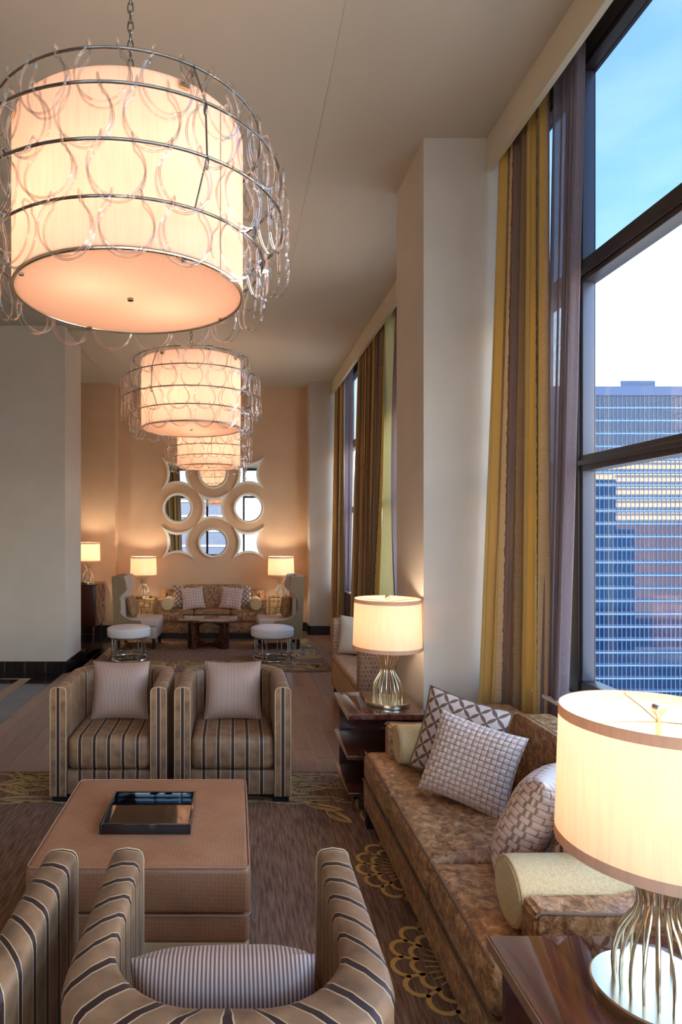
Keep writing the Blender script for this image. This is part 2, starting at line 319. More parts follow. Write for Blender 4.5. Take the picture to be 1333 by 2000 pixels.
# ------------------------------------------------------------------ geometry helpers
class B:
    """collects shapes in one bmesh"""
    def __init__(s): s.m = bmesh.new(); s.uvfn = None
    def box(s, x0, x1, y0, y1, z0, z1, r=0, seg=3, M=None):
        g = bmesh.ops.create_cube(s.m, size=1)['verts']
        T = Matrix.Translation(((x0+x1)/2, (y0+y1)/2, (z0+z1)/2)) @ Matrix.Diagonal((x1-x0, y1-y0, z1-z0, 1))
        bmesh.ops.transform(s.m, matrix=T, verts=g)
        if r:
            ed = list({e for v in g for e in v.link_edges})
            res = bmesh.ops.bevel(s.m, geom=ed, offset=r, segments=seg, affect='EDGES', profile=.5, clamp_overlap=True)
            g = [v for v in res['verts']] if False else g
        if M is not None:
            bmesh.ops.transform(s.m, matrix=M, verts=s.m.verts[:])
        return s
    def tube(s, pts, r, n=8, closed=False, caps=True):
        pts = [Vector(p) for p in pts]; k = len(pts); rings = []
        rr = r if isinstance(r, (list, tuple)) else [r]*k
        up = None
        for i, p in enumerate(pts):
            a = pts[(i-1) % k] if (closed or i) else pts[i]; b = pts[(i+1) % k] if (closed or i < k-1) else pts[i]
            d = (b-a).normalized()
            if up is None:
                up = d.orthogonal().normalized()
            up = (up - d*up.dot(d))
            up = up.normalized() if up.length > 1e-6 else d.orthogonal().normalized()
            q = d.cross(up)
            rings.append([s.m.verts.new(p + up*rr[i]*cos(2*pi*j/n) + q*rr[i]*sin(2*pi*j/n)) for j in range(n)])
        for i in range(k if closed else k-1):
            A, Bq = rings[i], rings[(i+1) % k]
            off = 0
            if closed and i == k-1:   # best rotational match
                off = min(range(n), key=lambda o: (A[0].co-Bq[o].co).length)
            for j in range(n):
                s.m.faces.new((A[j], A[(j+1) % n], Bq[(j+1+off) % n], Bq[(j+off) % n]))
        if not closed and caps:
            s.m.faces.new(rings[0][::-1]); s.m.faces.new(rings[-1])
        return s
    def lathe(s, prof, n=32, c=(0, 0), a0=0, closed=False):
        cols = []
        for j in range(n):
            a = 2*pi*j/n + a0
            cols.append([s.m.verts.new((c[0]+r*cos(a), c[1]+r*sin(a), z)) for r, z in prof])
        m = len(prof)
        for j in range(n):
            A, D = cols[j], cols[(j+1) % n]
            for i in range(m if closed else m-1):
                i2 = (i+1) % m
                if prof[i][0] < 1e-6 and prof[i2][0] < 1e-6: continue
                s.m.faces.new((A[i], D[i], D[i2], A[i2]))
        bmesh.ops.remove_doubles(s.m, verts=[v for col in cols for v in col], dist=1e-6)
        return s
    def prism(s, outline, d0, d1, axis='y'):
        """outline in the plane across `axis`, extruded from d0 to d1"""
        def P(a, b, d):
            return {'y': (a, d, b), 'x': (d, a, b), 'z': (a, b, d)}[axis]
        A = [s.m.verts.new(P(a, b, d0)) for a, b in outline]; D = [s.m.verts.new(P(a, b, d1)) for a, b in outline]
        n = len(A)
        s.m.faces.new(A); s.m.faces.new(D[::-1])
        for i in range(n): s.m.faces.new((A[i], D[i], D[(i+1) % n], A[(i+1) % n]))
        return s
    def grid(s, f, nu, nv, cu=False, cv=False, uv=None):
        V = [[s.m.verts.new(f(i/(nu if cu else nu-1), j/(nv if cv else nv-1))) for j in range(nv)] for i in range(nu)]
        lay = s.m.loops.layers.uv.verify() if uv else None
        for i in range(nu if cu else nu-1):
            for j in range(nv if cv else nv-1):
                fc = s.m.faces.new((V[i][j], V[(i+1) % nu][j], V[(i+1) % nu][(j+1) % nv], V[i][(j+1) % nv]))
                if uv:
                    for lp, (a, b) in zip(fc.loops, ((i, j), (i+1, j), (i+1, j+1), (i, j+1))):
                        lp[lay].uv = uv(a/(nu if cu else nu-1), b/(nv if cv else nv-1))
        return s
    def ribbon(s, pts, w, z=0):
        pts = [Vector((p[0], p[1])) for p in pts]; k = len(pts); L, R = [], []
        for i in range(k):
            d = (pts[min(i+1, k-1)]-pts[max(i-1, 0)]); d = d.normalized() if d.length else Vector((1, 0)); nrm = Vector((-d.y, d.x))
            ww = w[i] if isinstance(w, (list, tuple)) else w
            L.append(s.m.verts.new((*(pts[i]+nrm*ww/2), z))); R.append(s.m.verts.new((*(pts[i]-nrm*ww/2), z)))
        for i in range(k-1): s.m.faces.new((R[i], R[i+1], L[i+1], L[i]))
        return s
    def xf(s, Mx): bmesh.ops.transform(s.m, matrix=Mx, verts=s.m.verts[:]); return s
    def uv(s, fn):
        lay = s.m.loops.layers.uv.verify(); s.m.normal_update()
        for f in s.m.faces:
            for lp in f.loops: lp[lay].uv = fn(lp.vert.co, f.normal)
        return s
    def sphere(s, r, c=(0, 0, 0), seg=14, sz=1):
        g = bmesh.ops.create_uvsphere(s.m, u_segments=seg, v_segments=seg//2+2, radius=r)['verts']
        bmesh.ops.transform(s.m, matrix=Matrix.Translation(c) @ Matrix.Diagonal((1, 1, sz, 1)), verts=g); return s
    def mesh(s, name, mt, smooth=True):
        bmesh.ops.recalc_face_normals(s.m, faces=s.m.faces[:])
        me = bpy.data.meshes.new(name); s.m.to_mesh(me); s.m.free()
        if mt: me.materials.append(mt)
        if smooth:
            for p in me.polygons: p.use_smooth = True
            try: me.set_sharp_from_angle(angle=radians(38))
            except Exception: pass
        return me
def obj(name, b, mt, parent=None, loc=None, rot=None, smooth=True, label=None, kind=None):
    me = b if isinstance(b, bpy.types.Mesh) else b.mesh(name, M[mt] if isinstance(mt, str) else mt, smooth)
    o = bpy.data.objects.new(name, me); C.objects.link(o)
    if parent: o.parent = parent
    if loc: o.location = loc
    if rot: o.rotation_euler = rot
    if label: o['label'] = label
    if kind: o['kind'] = kind
    return o
def tag(o, label, cat, group=None, kind=None):
    o['label'] = label; o['category'] = cat
    if group: o['group'] = group
    if kind: o['kind'] = kind
    return o
def thing(name, label, cat, loc=(0, 0, 0), rotz=0, group=None, kind=None):
    o = bpy.data.objects.new(name, None); C.objects.link(o); o.empty_display_size = .1
    o.location = loc; o.rotation_euler = (0, 0, rotz); return tag(o, label, cat, group, kind)
def dup(root, loc, rotz=0, label=None, group=None, scale=None):
    def cp(o, par):
        c = o.copy(); C.objects.link(c)
        if par: c.parent = par
        for k in list(o.children): cp(k, c)
        return c
    r = cp(root, None); r.location = loc; r.rotation_euler = (0, 0, rotz)
    if scale: r.scale = scale
    if label: r['label'] = label
    if group: r['group'] = group
    return r
def struct(name, b, mt, label, parent=None, smooth=False):
    o = obj(name, b, mt, parent, smooth=smooth); o['kind'] = 'structure'
    if not parent: o['label'] = label; o['category'] = name.split('_')[0]
    return o
def boxo(name, mt, x0, x1, y0, y1, z0, z1, parent=None, r=0, **k):
    return obj(name, B().box(x0, x1, y0, y1, z0, z1, r), mt, parent, **k)

ZC = 4.47
RZ = .010
# ------------------------------------------------------------------ room shell
fl = struct('floor', B().box(-6, 2.2, -3, 12, -.2, -.004), 'grout', 'wood look plank and dark tile floor')
struct('ceiling', B().box(-6, 1.70, -3, 12, ZC, ZC+.15), 'ceil', 'flat beige painted ceiling')
struct('trim_1', B().box(1.70, 2.08, -3, 12, 4.80, 4.95), 'ceil', 'ceiling of the curtain pocket above the windows')
struct('trim_2', B().box(1.70, 1.722, -3, 4.294, 4.245, 4.80).box(1.693, 1.73, -3, 4.294, 4.235, 4.262), 'trim', 'painted curtain valance over the near window')
struct('trim_3', B().box(1.70, 1.722, 5.0, 11.2, 4.245, 4.80).box(1.693, 1.73, 5.0, 11.2, 4.235, 4.262), 'trim', 'painted curtain valance over the far window')
struct('trim_4', B().box(.555, .563, -3, 11.65, ZC-.003, ZC+.01), 'ceil', 'thin ceiling joint running along the room')
struct('trim_5', B().box(-2.2, -1.83, 8.3, 11.3, ZC-.03, ZC+.01), 'ceil', 'shallow dropped strip of ceiling by the left column')
struct('wall_back', B().box(-2.14, 1.32, 11.65, 11.85, 0, ZC), 'tanwall', 'peach back wall behind the far sofa')
struct('wall_back_left', B().box(-6, -2.14, 11.3, 11.85, 0, ZC), 'tanwall', 'peach back wall beside the cabinet')
struct('wall_column_far', B().box(1.312, 2.1, 11.2, 11.85, 0, 4.8), 'wall', 'pale column at the far end of the window wall')
struct('wall_column_near', B().box(1.274, 2.1, 4.294, 5.01, 0, 4.8), 'wall', 'wide pale column between the two windows')
struct('wall_column_left', B().box(-6, -2.196, 8.18, 9.02, 0, ZC), 'wall', 'large pale column wall on the left')
struct('wall_left', B().box(-6.2, -6, -3, 12, 0, ZC), 'wall', 'lobby wall out of view on the left')
for nm, y0, y1 in (('wall_right_near', -3, 4.294), ('wall_right_far', 5.01, 11.2)):
    struct(nm, B().box(1.84, 2.02, y0, y1, 0, .84), 'apron', 'low wall under the %s window' % ('near' if y0 < 0 else 'far'))
struct('wall_front_left', B().box(-6, -2.6, -3, -2.8, 0, ZC), 'wall', 'wall behind the camera left of the rear window')
struct('wall_front_low', B().box(-2.6, 1.84, -3, -2.8, 0, .84), 'wall', 'low wall under the rear window')
struct('baseboard_back', B().box(-2.14, 1.312, 11.63, 11.65, 0, .16), 'dbase', 'dark baseboard along the back wall')
struct('baseboard_back_left', B().box(-6, -2.12, 11.28, 11.3, 0, .16).box(-2.14, -2.12, 11.28, 11.63, 0, .16), 'dbase', 'dark baseboard beside the cabinet')
struct('baseboard_column_far', B().box(1.292, 1.312, 11.18, 11.63, 0, .16).box(1.292, 1.70, 11.18, 11.2, 0, .16), 'dbase', 'dark baseboard around the far column')
struct('baseboard_column_near', B().box(1.254, 1.274, 4.274, 5.03, 0, .16).box(1.254, 1.8, 4.274, 4.294, 0, .16).box(1.254, 1.8, 5.01, 5.03, 0, .16), 'dbase', 'dark baseboard around the near column')
bl = struct('baseboard_left', B().box(-6, -2.19, 8.166, 8.18, 0, .15).box(-2.196, -2.182, 8.166, 9.03, 0, .15), 'grout', 'dark tile baseboard around the left column')
tm = B().box(-.129, .129, -.008, 0, .001, .148).mesh('tile', M['dtile'], False)
for k in range(12): obj('tile', tm, None, bl, (-2.31-.263*k, 8.166, 0))
for k in range(4): obj('tile', tm, None, bl, (-2.182, 8.29+.263*k, 0), (0, 0, pi/2))

# planks and tiles of the floor
pm = B().box(-.0715, .0715, -.599, .599, -.006, 0).mesh('plank', M['plank'], False)
for k in range(27):
    x = -2.132 + .15*k
    y = 4.0 + random.random()*1.2 - .6
    ymax = 8.7 if x < 1.2 else 11.2
    while y < ymax:
        if not (x > 1.2 and 4.2 < y+.3 and y < 4.5): obj('plank', pm, None, fl, (x, y+.6, 0))
        y += 1.202
def tiles(mt, x0, x1, y0, y1, sx, sy):
    nx = max(1, round((x1-x0)/sx)); ny = max(1, round((y1-y0)/sy)); dx = (x1-x0)/nx; dy = (y1-y0)/ny
    me = B().box(-dx/2+.002, dx/2-.002, -dy/2+.002, dy/2-.002, -.006, 0).mesh('tile', M[mt], False)
    for i in range(nx):
        for j in range(ny): obj('tile', me, None, fl, (x0+dx*(i+.5), y0+dy*(j+.5), 0))
tiles('gtile', -2.53, -2.21, 3.6, 7.57, .32, .66)
tiles('gtile', -3.98, -2.66, 3.6, 7.57, .44, .66)
tiles('ttile', -2.66, -2.53, 3.6, 7.80, .13, .6)
tiles('ttile', -3.98, -2.66, 7.80, 7.87, .44, .07)
tiles('dtile', -2.53, -2.21, 7.57, 8.17, .32, .3)
tiles('dtile', -3.98, -2.66, 7.57, 7.80, .33, .23)
tiles('dtile', -3.98, -2.53, 7.87, 8.17, .3, .3)
tiles('dtile', -3.4, -1.9, 9.03, 11.28, .3, .45)
tiles('ttile', -2.2, -2.06, 8.18, 9.02, .14, .42)

# ------------------------------------------------------------------ windows
def window(name, label, mull, y0, y1, XG=2.05):
    w = thing(name, label, 'window', kind='structure')
    ys = [y0] + mull + [y1]
    def bar(n, x0, x1, a, b, z0, z1, mt='frame'): return boxo(n, mt, x0, x1, a, b, z0, z1, w, r=.004)
    for i, y in enumerate(mull):
        bar('mullion', 1.975, 2.08, y-.05, y+.05, .88, 4.62)
        bar('jamb', 1.99, 2.055, y-.075, y-.05, .95, 4.45, 'jamb')
    for i in range(len(ys)-1):
        a, b = ys[i], ys[i+1]
        a += .05 if i else 0; b -= .05 if i < len(ys)-2 else 0
        for z0, z1 in ((.86, .95), (2.155, 2.245), (3.235, 3.36), (4.45, 4.62)):
            bar('transom', 1.985, 2.08, a, b, z0, z1)
            if z0 > 2: bar('transom_bead', 1.972, 1.985, a, b, z0+.03, z0+.06)
        for z0, z1, g in ((.95, 2.155, 'glass'), (2.245, 3.235, 'glass'), (3.36, 4.45, 'topglass')):
            boxo('pane', g, XG, XG+.008, a+.002, b-.002, z0, z1, w)
    boxo('window_head', 'wall', 1.99, 2.08, y0, y1, 4.62, 4.80, w)
    boxo('window_sill', 'sill', 1.79, 2.08, y0, y1, .84, .86, w)
    return w
window('window_1', 'tall bronze framed window beside the near sofa', [-2.0, -.1, 1.8, 3.71], -2.8, 4.294)
window('window_2', 'tall bronze framed window beyond the near column', [6.35, 8.25, 10.05], 5.01, 11.2)
w3 = thing('window_3', 'rear window behind the camera seen in the mirrors', 'window', kind='structure')
for x in (-2.6, -1.2, .3, 1.79): boxo('mullion', 'frame', x, x+.09, -2.95, -2.85, .84, ZC, w3)
for z in (.84, 2.155, 3.235, ZC-.1):
    for x in (-2.51, -1.11, .39): boxo('transom', 'frame', x, x+1.31, -2.95, -2.86, z, z+.09, w3)
for x in (-2.51, -1.11, .39):
    for z0, z1, g in ((.93, 2.155, 'glass'), (2.245, 3.235, 'glass'), (3.325, ZC-.1, 'topglass')): boxo('pane', g, x, x+1.31, -2.91, -2.9, z0, z1, w3)

# ------------------------------------------------------------------ curtains
def curtain(name, label, mt, top, bot, z0, z1, folds, amp, width, cat='curtain', group=None, ph=0, bulge=0, thick=.004, pinch=.35):
    """a hanging cloth: plan path `top` at z1 and `bot` at z0 (lists of xy), folded across the path"""
    def along(path, s):
        s *= len(path)-1; i = min(int(s), len(path)-2); f = s-i
        return Vector(path[i])*(1-f) + Vector(path[i+1])*f
    def f(s, v):
        k = v**.8
        p = along(bot, s)*(1-k) + along(top, s)*k
        d = (along(bot, min(s+.02, 1))-along(bot, max(s-.02, 0))).normalized(); n = Vector((-d.y, d.x))
        a = amp*(1-pinch*v)*(1+.3*sin(7*s+2*v+ph))
        t = 2*pi*folds*s + ph + .5*sin(3*v+5*s)
        p = p + n*a*sin(t) + d*a*.55*sin(2*t+.4) + n*bulge*sin(pi*v)
        return (p.x, p.y, z0+(z1-z0)*v)
    b = B().grid(f, max(40, int(folds*22)), 26, uv=lambda s, v: (s*width, v*(z1-z0)))
    o = obj(name, b, mt)
    so_ = o.modifiers.new('cloth_thickness', 'SOLIDIFY'); so_.thickness = thick
    return tag(o, label, cat, group)
curtain('drape', 'gold and mauve striped drape hanging beside the near column', 'drape', [(1.76, 4.24), (1.80, 3.95), (1.84, 3.72)], [(1.58, 4.22), (1.66, 4.07), (1.78, 3.90), (1.79, 3.62)], .03, 4.6, 5.3, .03, 1.0, group='drapes', ph=1.2)
curtain('sheer_curtain', 'mauve sheer curtain gathered at the near window mullion', 'sheer', [(1.885, 3.78), (1.90, 3.62), (1.92, 3.50)], [(1.80, 3.72), (1.80, 3.64), (1.80, 3.56)], .06, 4.6, 4, .03, .9, group='sheers', ph=1, thick=.001)
curtain('drape', 'brown and gold striped drape in the middle of the far window', 'drape', [(1.77, 9.0), (1.79, 8.4), (1.80, 7.75)], [(1.70, 9.15), (1.72, 8.5), (1.72, 7.95)], .03, 4.6, 8, .06, 2.4, group='drapes', ph=.8)
curtain('drape_lining', 'pale swept back lining of the middle far drape', 'lining', [(1.79, 7.95), (1.86, 7.1)], [(1.74, 8.15), (1.80, 7.4)], .03, 4.6, 1.2, .03, .5, ph=.5, bulge=.07)
curtain('sheer_curtain', 'mauve sheer curtain nearest the column in the far window', 'sheer', [(1.87, 7.4), (1.89, 6.5)], [(1.83, 7.2), (1.85, 6.6)], .9, 4.6, 4, .035, 1.2, group='sheers', ph=2, thick=.001, bulge=-.05)
curtain('drape', 'olive and gold striped drape beside the far column', 'drape', [(1.76, 11.1), (1.78, 10.5)], [(1.70, 11.05), (1.72, 10.3)], .03, 4.6, 5, .05, 1.5, group='drapes', ph=2.2)
curtain('sheer_curtain', 'mauve sheer curtain at the far end of the far window', 'sheer', [(1.86, 10.75), (1.88, 10.2)], [(1.80, 10.35), (1.82, 10.1)], .06, 4.6, 4, .03, 1.0, group='sheers', ph=.4, thick=.001)
curtain('drape', 'striped drape beside the rear window seen in the left mirrors', 'drape', [(-3.2, -2.6), (-2.3, -2.6)], [(-3.2, -2.55), (-2.1, -2.55)], .03, ZC-.02, 8, .06, 2.4, group='drapes')
# ------------------------------------------------------------------ striped tub armchairs
def arc(cx, cy, r, a0, a1, n): return [(cx+r*cos(a0+(a1-a0)*i/n), cy+r*sin(a0+(a1-a0)*i/n)) for i in range(n+1)]
def tub_path(hw, front, back, rc, n1=10, n2=10, n3=12, bow=0):
    p = [(-hw, front+(back-rc-front)*i/n1) for i in range(n1)]
    p += arc(-hw+rc, back-rc, rc, pi, pi/2, n2)[:-1]
    p += [(-hw+rc+(2*hw-2*rc)*i/n3, back+bow*sin(pi*i/n3)) for i in range(n3)]
    p += arc(hw-rc, back-rc, rc, pi/2, 0, n2)[:-1]
    p += [(hw, back-rc-(back-rc-front)*i/n1) for i in range(n1+1)]
    return p
def make_armchair():
    W2, D2, T, zt, z0 = .385, .385, .104, .765, .045
    t = thing('armchair', 'x', 'armchair')
    out = tub_path(W2, -D2, D2, .2, bow=.0); inn = tub_path(W2-T, -D2, D2-.10, .235, bow=.0)
    mid = [((a+c)/2, (b+d)/2) for (a, b), (c, d) in zip(out, inn)]
    L = [0]
    for i in range(1, len(mid)): L.append(L[-1]+sqrt((mid[i][0]-mid[i-1][0])**2+(mid[i][1]-mid[i-1][1])**2))
    off = L[-1]/2
    sec = [(0, z0), (0, zt-.03), (.05, zt-.012), (.16, zt-.002), (.5, zt+.004), (.84, zt-.002), (.95, zt-.012), (1, zt-.03), (1, z0)]
    hs = [0]
    for i in range(1, len(sec)): hs.append(hs[-1]+sqrt(((sec[i][0]-sec[i-1][0])*T)**2+(sec[i][1]-sec[i-1][1])**2))
    n = len(out); m = len(sec)
    def f(s, v):
        i = round(s*(n-1)); k, z = sec[round(v*(m-1))]
        return (out[i][0]*(1-k)+inn[i][0]*k, out[i][1]*(1-k)+inn[i][1]*k, z)
    b = B().grid(f, n, m, uv=lambda s, v: (L[round(s*(n-1))]-off, hs[round(v*(m-1))]))
    # front ends of the arms, with one stripe running down the middle
    lay = b.m.loops.layers.uv.verify()
    for sx in (-1, 1):
        xs = [sx*(W2-T*k) for k, z in sec]; vs = [b.m.verts.new((x, -D2, z)) for x, (k, z) in zip(xs, sec)]
        fc = b.m.faces.new(vs)
        for lp in fc.loops: lp[lay].uv = (lp.vert.co.x-sx*(W2-T/2), lp.vert.co.z)
    bmesh.ops.remove_doubles(b.m, verts=b.m.verts[:], dist=1e-5)
    obj('frame', b, 'stripe', t)
    for sx in (-1, 1): obj('piping', B().tube([(sx*(W2-T*k), -D2-.001, z) for k, z in sec], .0027, 6), 'cream', t)
    # seat cushion and rail
    hw = W2-T-.004
    b = B().box(-hw, hw, -D2+.012, D2-.13, .212, .435, .045, 4).uv(lambda c, nn: (c.x, c.y+c.z)); obj('seat_cushion', b, 'stripe', t)
    b = B().box(-hw, hw, -D2+.015, D2-.12, .05, .21, .008).uv(lambda c, nn: (c.x, c.z)); obj('seat_rail', b, 'stripe', t)
    for sx in (-1, 1):
        for sy in (-1, 1): boxo('foot', 'black', sx*.325-.05, sx*.325+.05, sy*.30-.06, sy*.30+.06, 0, .046, t)
    return t
ch = make_armchair(); ch.location = (-.843, 4.59, RZ)
ch['label'] = 'striped brown tub armchair, left one of the pair facing the camera'; ch['group'] = 'striped tub armchairs'
dup(ch, (-.018, 4.59, RZ), 0, 'striped brown tub armchair, right one of the pair facing the camera')
dup(ch, (-.017, 1.672, RZ), pi, 'striped brown tub armchair seen from behind, centre foreground')
dup(ch, (-.895, 1.665, RZ), pi, 'striped brown tub armchair cut off at the lower left corner')

# ------------------------------------------------------------------ cushions
def pillow(name, mt, w, h, th, label, cat, loc, yaw, tilt, roll=0, group=None, weave=0, pipe=None, n=22, pinch=.07):
    t = thing(name, label, cat, loc, yaw, group)
    t.rotation_euler = (tilt, roll, yaw)
    def half(sg):
        def f(s, v):
            u, k = 2*s-1, 2*v-1
            x = u*w/2*(1-pinch*(1-k*k)**1 * abs(u)); z = k*h/2*(1-pinch*(1-u*u)*abs(k))
            y = th/2*max(0, (1-u**4)*(1-k**4))**.62
            if weave:
                i, j = u*w/2/weave, k*h/2/weave
                q = (math.floor(i)+math.floor(j)) % 2
                fu, fv = (i % 1)-.5, (j % 1)-.5
                bmp = (1-abs(2*(fu if q else fv))**3)*(1 if abs(fv if q else fu) < .42 else .25)
                y += .008*bmp*min(1, y/.02)
            return (x, -sg*y, z+h/2)
        return f
    nn = n if not weave else int(w/weave*7)
    b = B()
    for sg in (1, -1): b.grid(half(sg), nn, nn, uv=lambda s, v: ((s-.5)*w, (v-.5)*h))
    bmesh.ops.remove_doubles(b.m, verts=b.m.verts[:], dist=1e-6)
    obj('cover', b, mt, t)
    if pipe:
        pts = []
        for (a0, a1) in (((-1, -1), (1, -1)), ((1, -1), (1, 1)), ((1, 1), (-1, 1)), ((-1, 1), (-1, -1))):
            for i in range(10):
                u = a0[0]+(a1[0]-a0[0])*i/10; k = a0[1]+(a1[1]-a0[1])*i/10
                pts.append((u*w/2*(1-pinch*(1-k*k)*abs(u)), 0, k*h/2*(1-pinch*(1-u*u)*abs(k))+h/2))
        obj('piping', B().tube(pts, .005, 6, closed=True), pipe, t)
    return t
pillow('throw_cushion', 'pin', .42, .42, .16, 'pinstriped square cushion on the left facing armchair', 'cushion', (-.843, 4.62, RZ+.432), 0, radians(-13), 0, 'pinstriped cushions', pipe='brownpipe')
pillow('throw_cushion', 'pin', .42, .42, .16, 'pinstriped square cushion on the right facing armchair', 'cushion', (-.018, 4.62, RZ+.432), 0, radians(-13), 0, 'pinstriped cushions', pipe='brownpipe')
pillow('throw_cushion', 'pin', .46, .315, .20, 'pinstriped cushion in the foreground armchair seen from behind', 'cushion', (-.022, 1.62, RZ+.432), pi, radians(-9), radians(1.5), 'pinstriped cushions', pinch=.015)

# ------------------------------------------------------------------ ottoman and tray
ot = thing('ottoman', 'large square brown cross-stitched ottoman between the striped armchairs', 'ottoman', (-.395, 3.025, RZ))
def ouv(c, n): return (c.x+ (c.z if abs(n.x) > .7 else 0), c.y+(c.z if abs(n.z) < .7 else 0))
obj('top_cushion', B().box(-.458, .458, -.465, .465, .246, .44, .03, 4).uv(ouv), 'otto', ot)
obj('lower_band', B().box(-.452, .452, -.459, .459, .128, .243, .02, 3).uv(ouv), 'otto', ot)
boxo('plinth', 'plinth', -.45, .45, -.456, .456, 0, .13, ot, r=.004)
def rrect(hx, hy, r, z, n=5):
    p = []
    for cx, cy, a in ((hx-r, hy-r, 0), (-hx+r, hy-r, pi/2), (-hx+r, -hy+r, pi), (hx-r, -hy+r, 1.5*pi)):
        p += [(cx+r*cos(a+pi/2*i/n), cy+r*sin(a+pi/2*i/n), z) for i in range(n+1)]
    return p
obj('piping', B().tube(rrect(.452, .459, .03, .436), .003, 6, closed=True), 'tanpipe', ot)
obj('piping', B().tube(rrect(.456, .463, .03, .245), .003, 6, closed=True), 'tanpipe', ot)
tr = thing('serving_tray', 'black lacquered rectangular tray lying on the ottoman', 'tray', (-.405, 3.025, RZ+.4405))
boxo('tray_base', 'lacquer', -.2, .2, -.178, .178, 0, .012, tr)
for nm, a in (('x', (-.205, -.193, -.185, .185)), ('x', (.193, .205, -.185, .185)), ('y', (-.193, .193, -.185, -.173)), ('y', (-.193, .193, .173, .185))):
    boxo('tray_rim', 'dwood' if nm == 'q' else 'lacquer', *a, .001, .046, tr, r=.002)

# ------------------------------------------------------------------ camelback sofas
def make_sofa(name):
    W2 = .985
    t = thing(name, 'x', 'sofa')
    obj('base', B().box(-W2, W2, -.435, .40, .10, .275, .02, 3), 'crushed', t)
    obj('base_piping', B().tube([(-W2+.01, -.437, .275), (W2-.01, -.437, .275)], .006, 6), 'brownpipe', t)
    for k in range(3):
        a = -W2+.01+k*.6567; e = a+.652
        c = obj('seat_cushion', B().box(a, e, -.44, .24, .278, .45, .045, 4), 'crushed', t)
        for z in (.445, .285): obj('piping', B().tube([(a+.02, -.425, z), (e-.02, -.425, z)], .006, 6), 'brownpipe', c)
    # arms: low in front, sweeping up into the wings of the back
    prof = [(-.30, .10), (-.30, .605), (-.285, .62), (-.15, .615), (0, .615), (.12, .625), (.2, .65), (.27, .70), (.33, .735), (.42, .735), (.42, .10)]
    for s in (-1, 1):
        x0, x1 = (s*W2, s*(W2-.105)) if s < 0 else (s*(W2-.105), s*W2)
        b = B().prism(prof, x0, x1, 'x'); bmesh.ops.bevel(b.m, geom=[e for e in b.m.edges], offset=.012, segments=2, affect='EDGES')
        a = obj('arm', b, 'crushed', t)
        obj('piping', B().tube([(x0 if s < 0 else x1, y, z) for y, z in prof[1:-1]], .005, 6), 'brownpipe', a)
    top = [(-W2+.02, .735), (-.72, .74), (-.64, .755), (-.56, .79), (-.48, .815), (-.40, .82), (.40, .82), (.48, .815), (.56, .79), (.64, .755), (.72, .74), (W2-.02, .735)]
    b = B().prism([(-W2+.02, .12)] + top + [(W2-.02, .12)], .26, .425, 'y')
    bmesh.ops.bevel(b.m, geom=[e for e in b.m.edges if len(e.link_faces) == 2 and e.calc_face_angle(0) > 1], offset=.03, segments=3, affect='EDGES')
    # lean the top of the back away from the seat
    for v in b.m.verts: v.co.y += max(0, v.co.z-.45)*.12
    obj('back', b, 'crushed', t)
    obj('piping', B().tube([(x, .285+(z-.45)*.12, z-.004) for x, z in top], .006, 6), 'brownpipe', t)
    boxo('plinth', 'black', -W2+.06, W2-.06, -.36, .34, 0, .101, t)
    for sx in (-1, 1):
        for y in (-.4, .34): boxo('leg', 'black', sx*(W2-.06)-.03, sx*(W2-.06)+.03, y-.03, y+.03, 0, .102, t)
    return t
sofa = make_sofa('sofa'); sofa.location = (1.225, 2.94, RZ); sofa.rotation_euler = (0, 0, -pi/2)
sofa['label'] = 'brown crushed velvet camelback sofa under the near window'; sofa['group'] = 'camelback sofas'
dup(sofa, (-.405, 11.13, 0), 0, 'brown crushed velvet camelback sofa against the far back wall', scale=(.955, .95, 1.06))

def bolster(label, loc, yaw, L=.44, r=.11):
    t = thing('bolster', label, 'bolster', loc, yaw, 'cream bolsters')
    prof = [(0, -L/2), (r*.85, -L/2), (r*.97, -L/2+.012), (r, -L/2+.03), (r*1.01, 0), (r, L/2-.03), (r*.97, L/2-.012), (r*.85, L/2), (0, L/2)]
    b = B().lathe(prof, 28).xf(Matrix.Translation((0, 0, r)) @ Matrix.Rotation(pi/2, 4, 'X')); obj('cover', b, 'bolster', t)
    for s in (-1, 1): obj('piping', B().tube([(r*.95*cos(a), s*(L/2-.008), r+r*.95*sin(a)) for a in [2*pi*i/24 for i in range(24)]], .0045, 6, closed=True), 'cream', t)
    return t
ZS = RZ+.4505
bolster('cream bolster against the far arm of the near sofa', (1.16, 3.70, ZS), pi/2)
bolster('cream bolster against the near arm of the near sofa', (1.16, 2.175, ZS), pi/2, .46, .115)
pillow('throw_pillow', 'lattice', .46, .46, .16, 'brown lattice pattern pillow in the far corner of the near sofa', 'pillow', (1.15, 3.42, ZS), radians(-40), radians(-17), radians(9), 'lattice pillows', pipe='brownpipe')
pillow('throw_pillow', 'woven', .44, .42, .17, 'pink woven ribbon pillow leaning on the lattice pillow, near sofa', 'pillow', (1.10, 3.12, ZS), radians(-40), radians(-24), radians(9), 'woven pillows', weave=.027)
pillow('throw_pillow', 'woven', .44, .42, .17, 'pink woven ribbon pillow seen edge on, near end of near sofa', 'pillow', (1.13, 2.60, ZS), radians(-128), radians(-22), radians(-6), 'woven pillows', weave=.027)
pillow('throw_pillow', 'lattice', .46, .44, .16, 'brown lattice pattern pillow half hidden by the near lamp shade', 'pillow', (1.27, 2.43, ZS), radians(-130), radians(-20), 0, 'lattice pillows', pipe='brownpipe')
ZF = .45*1.06+.002
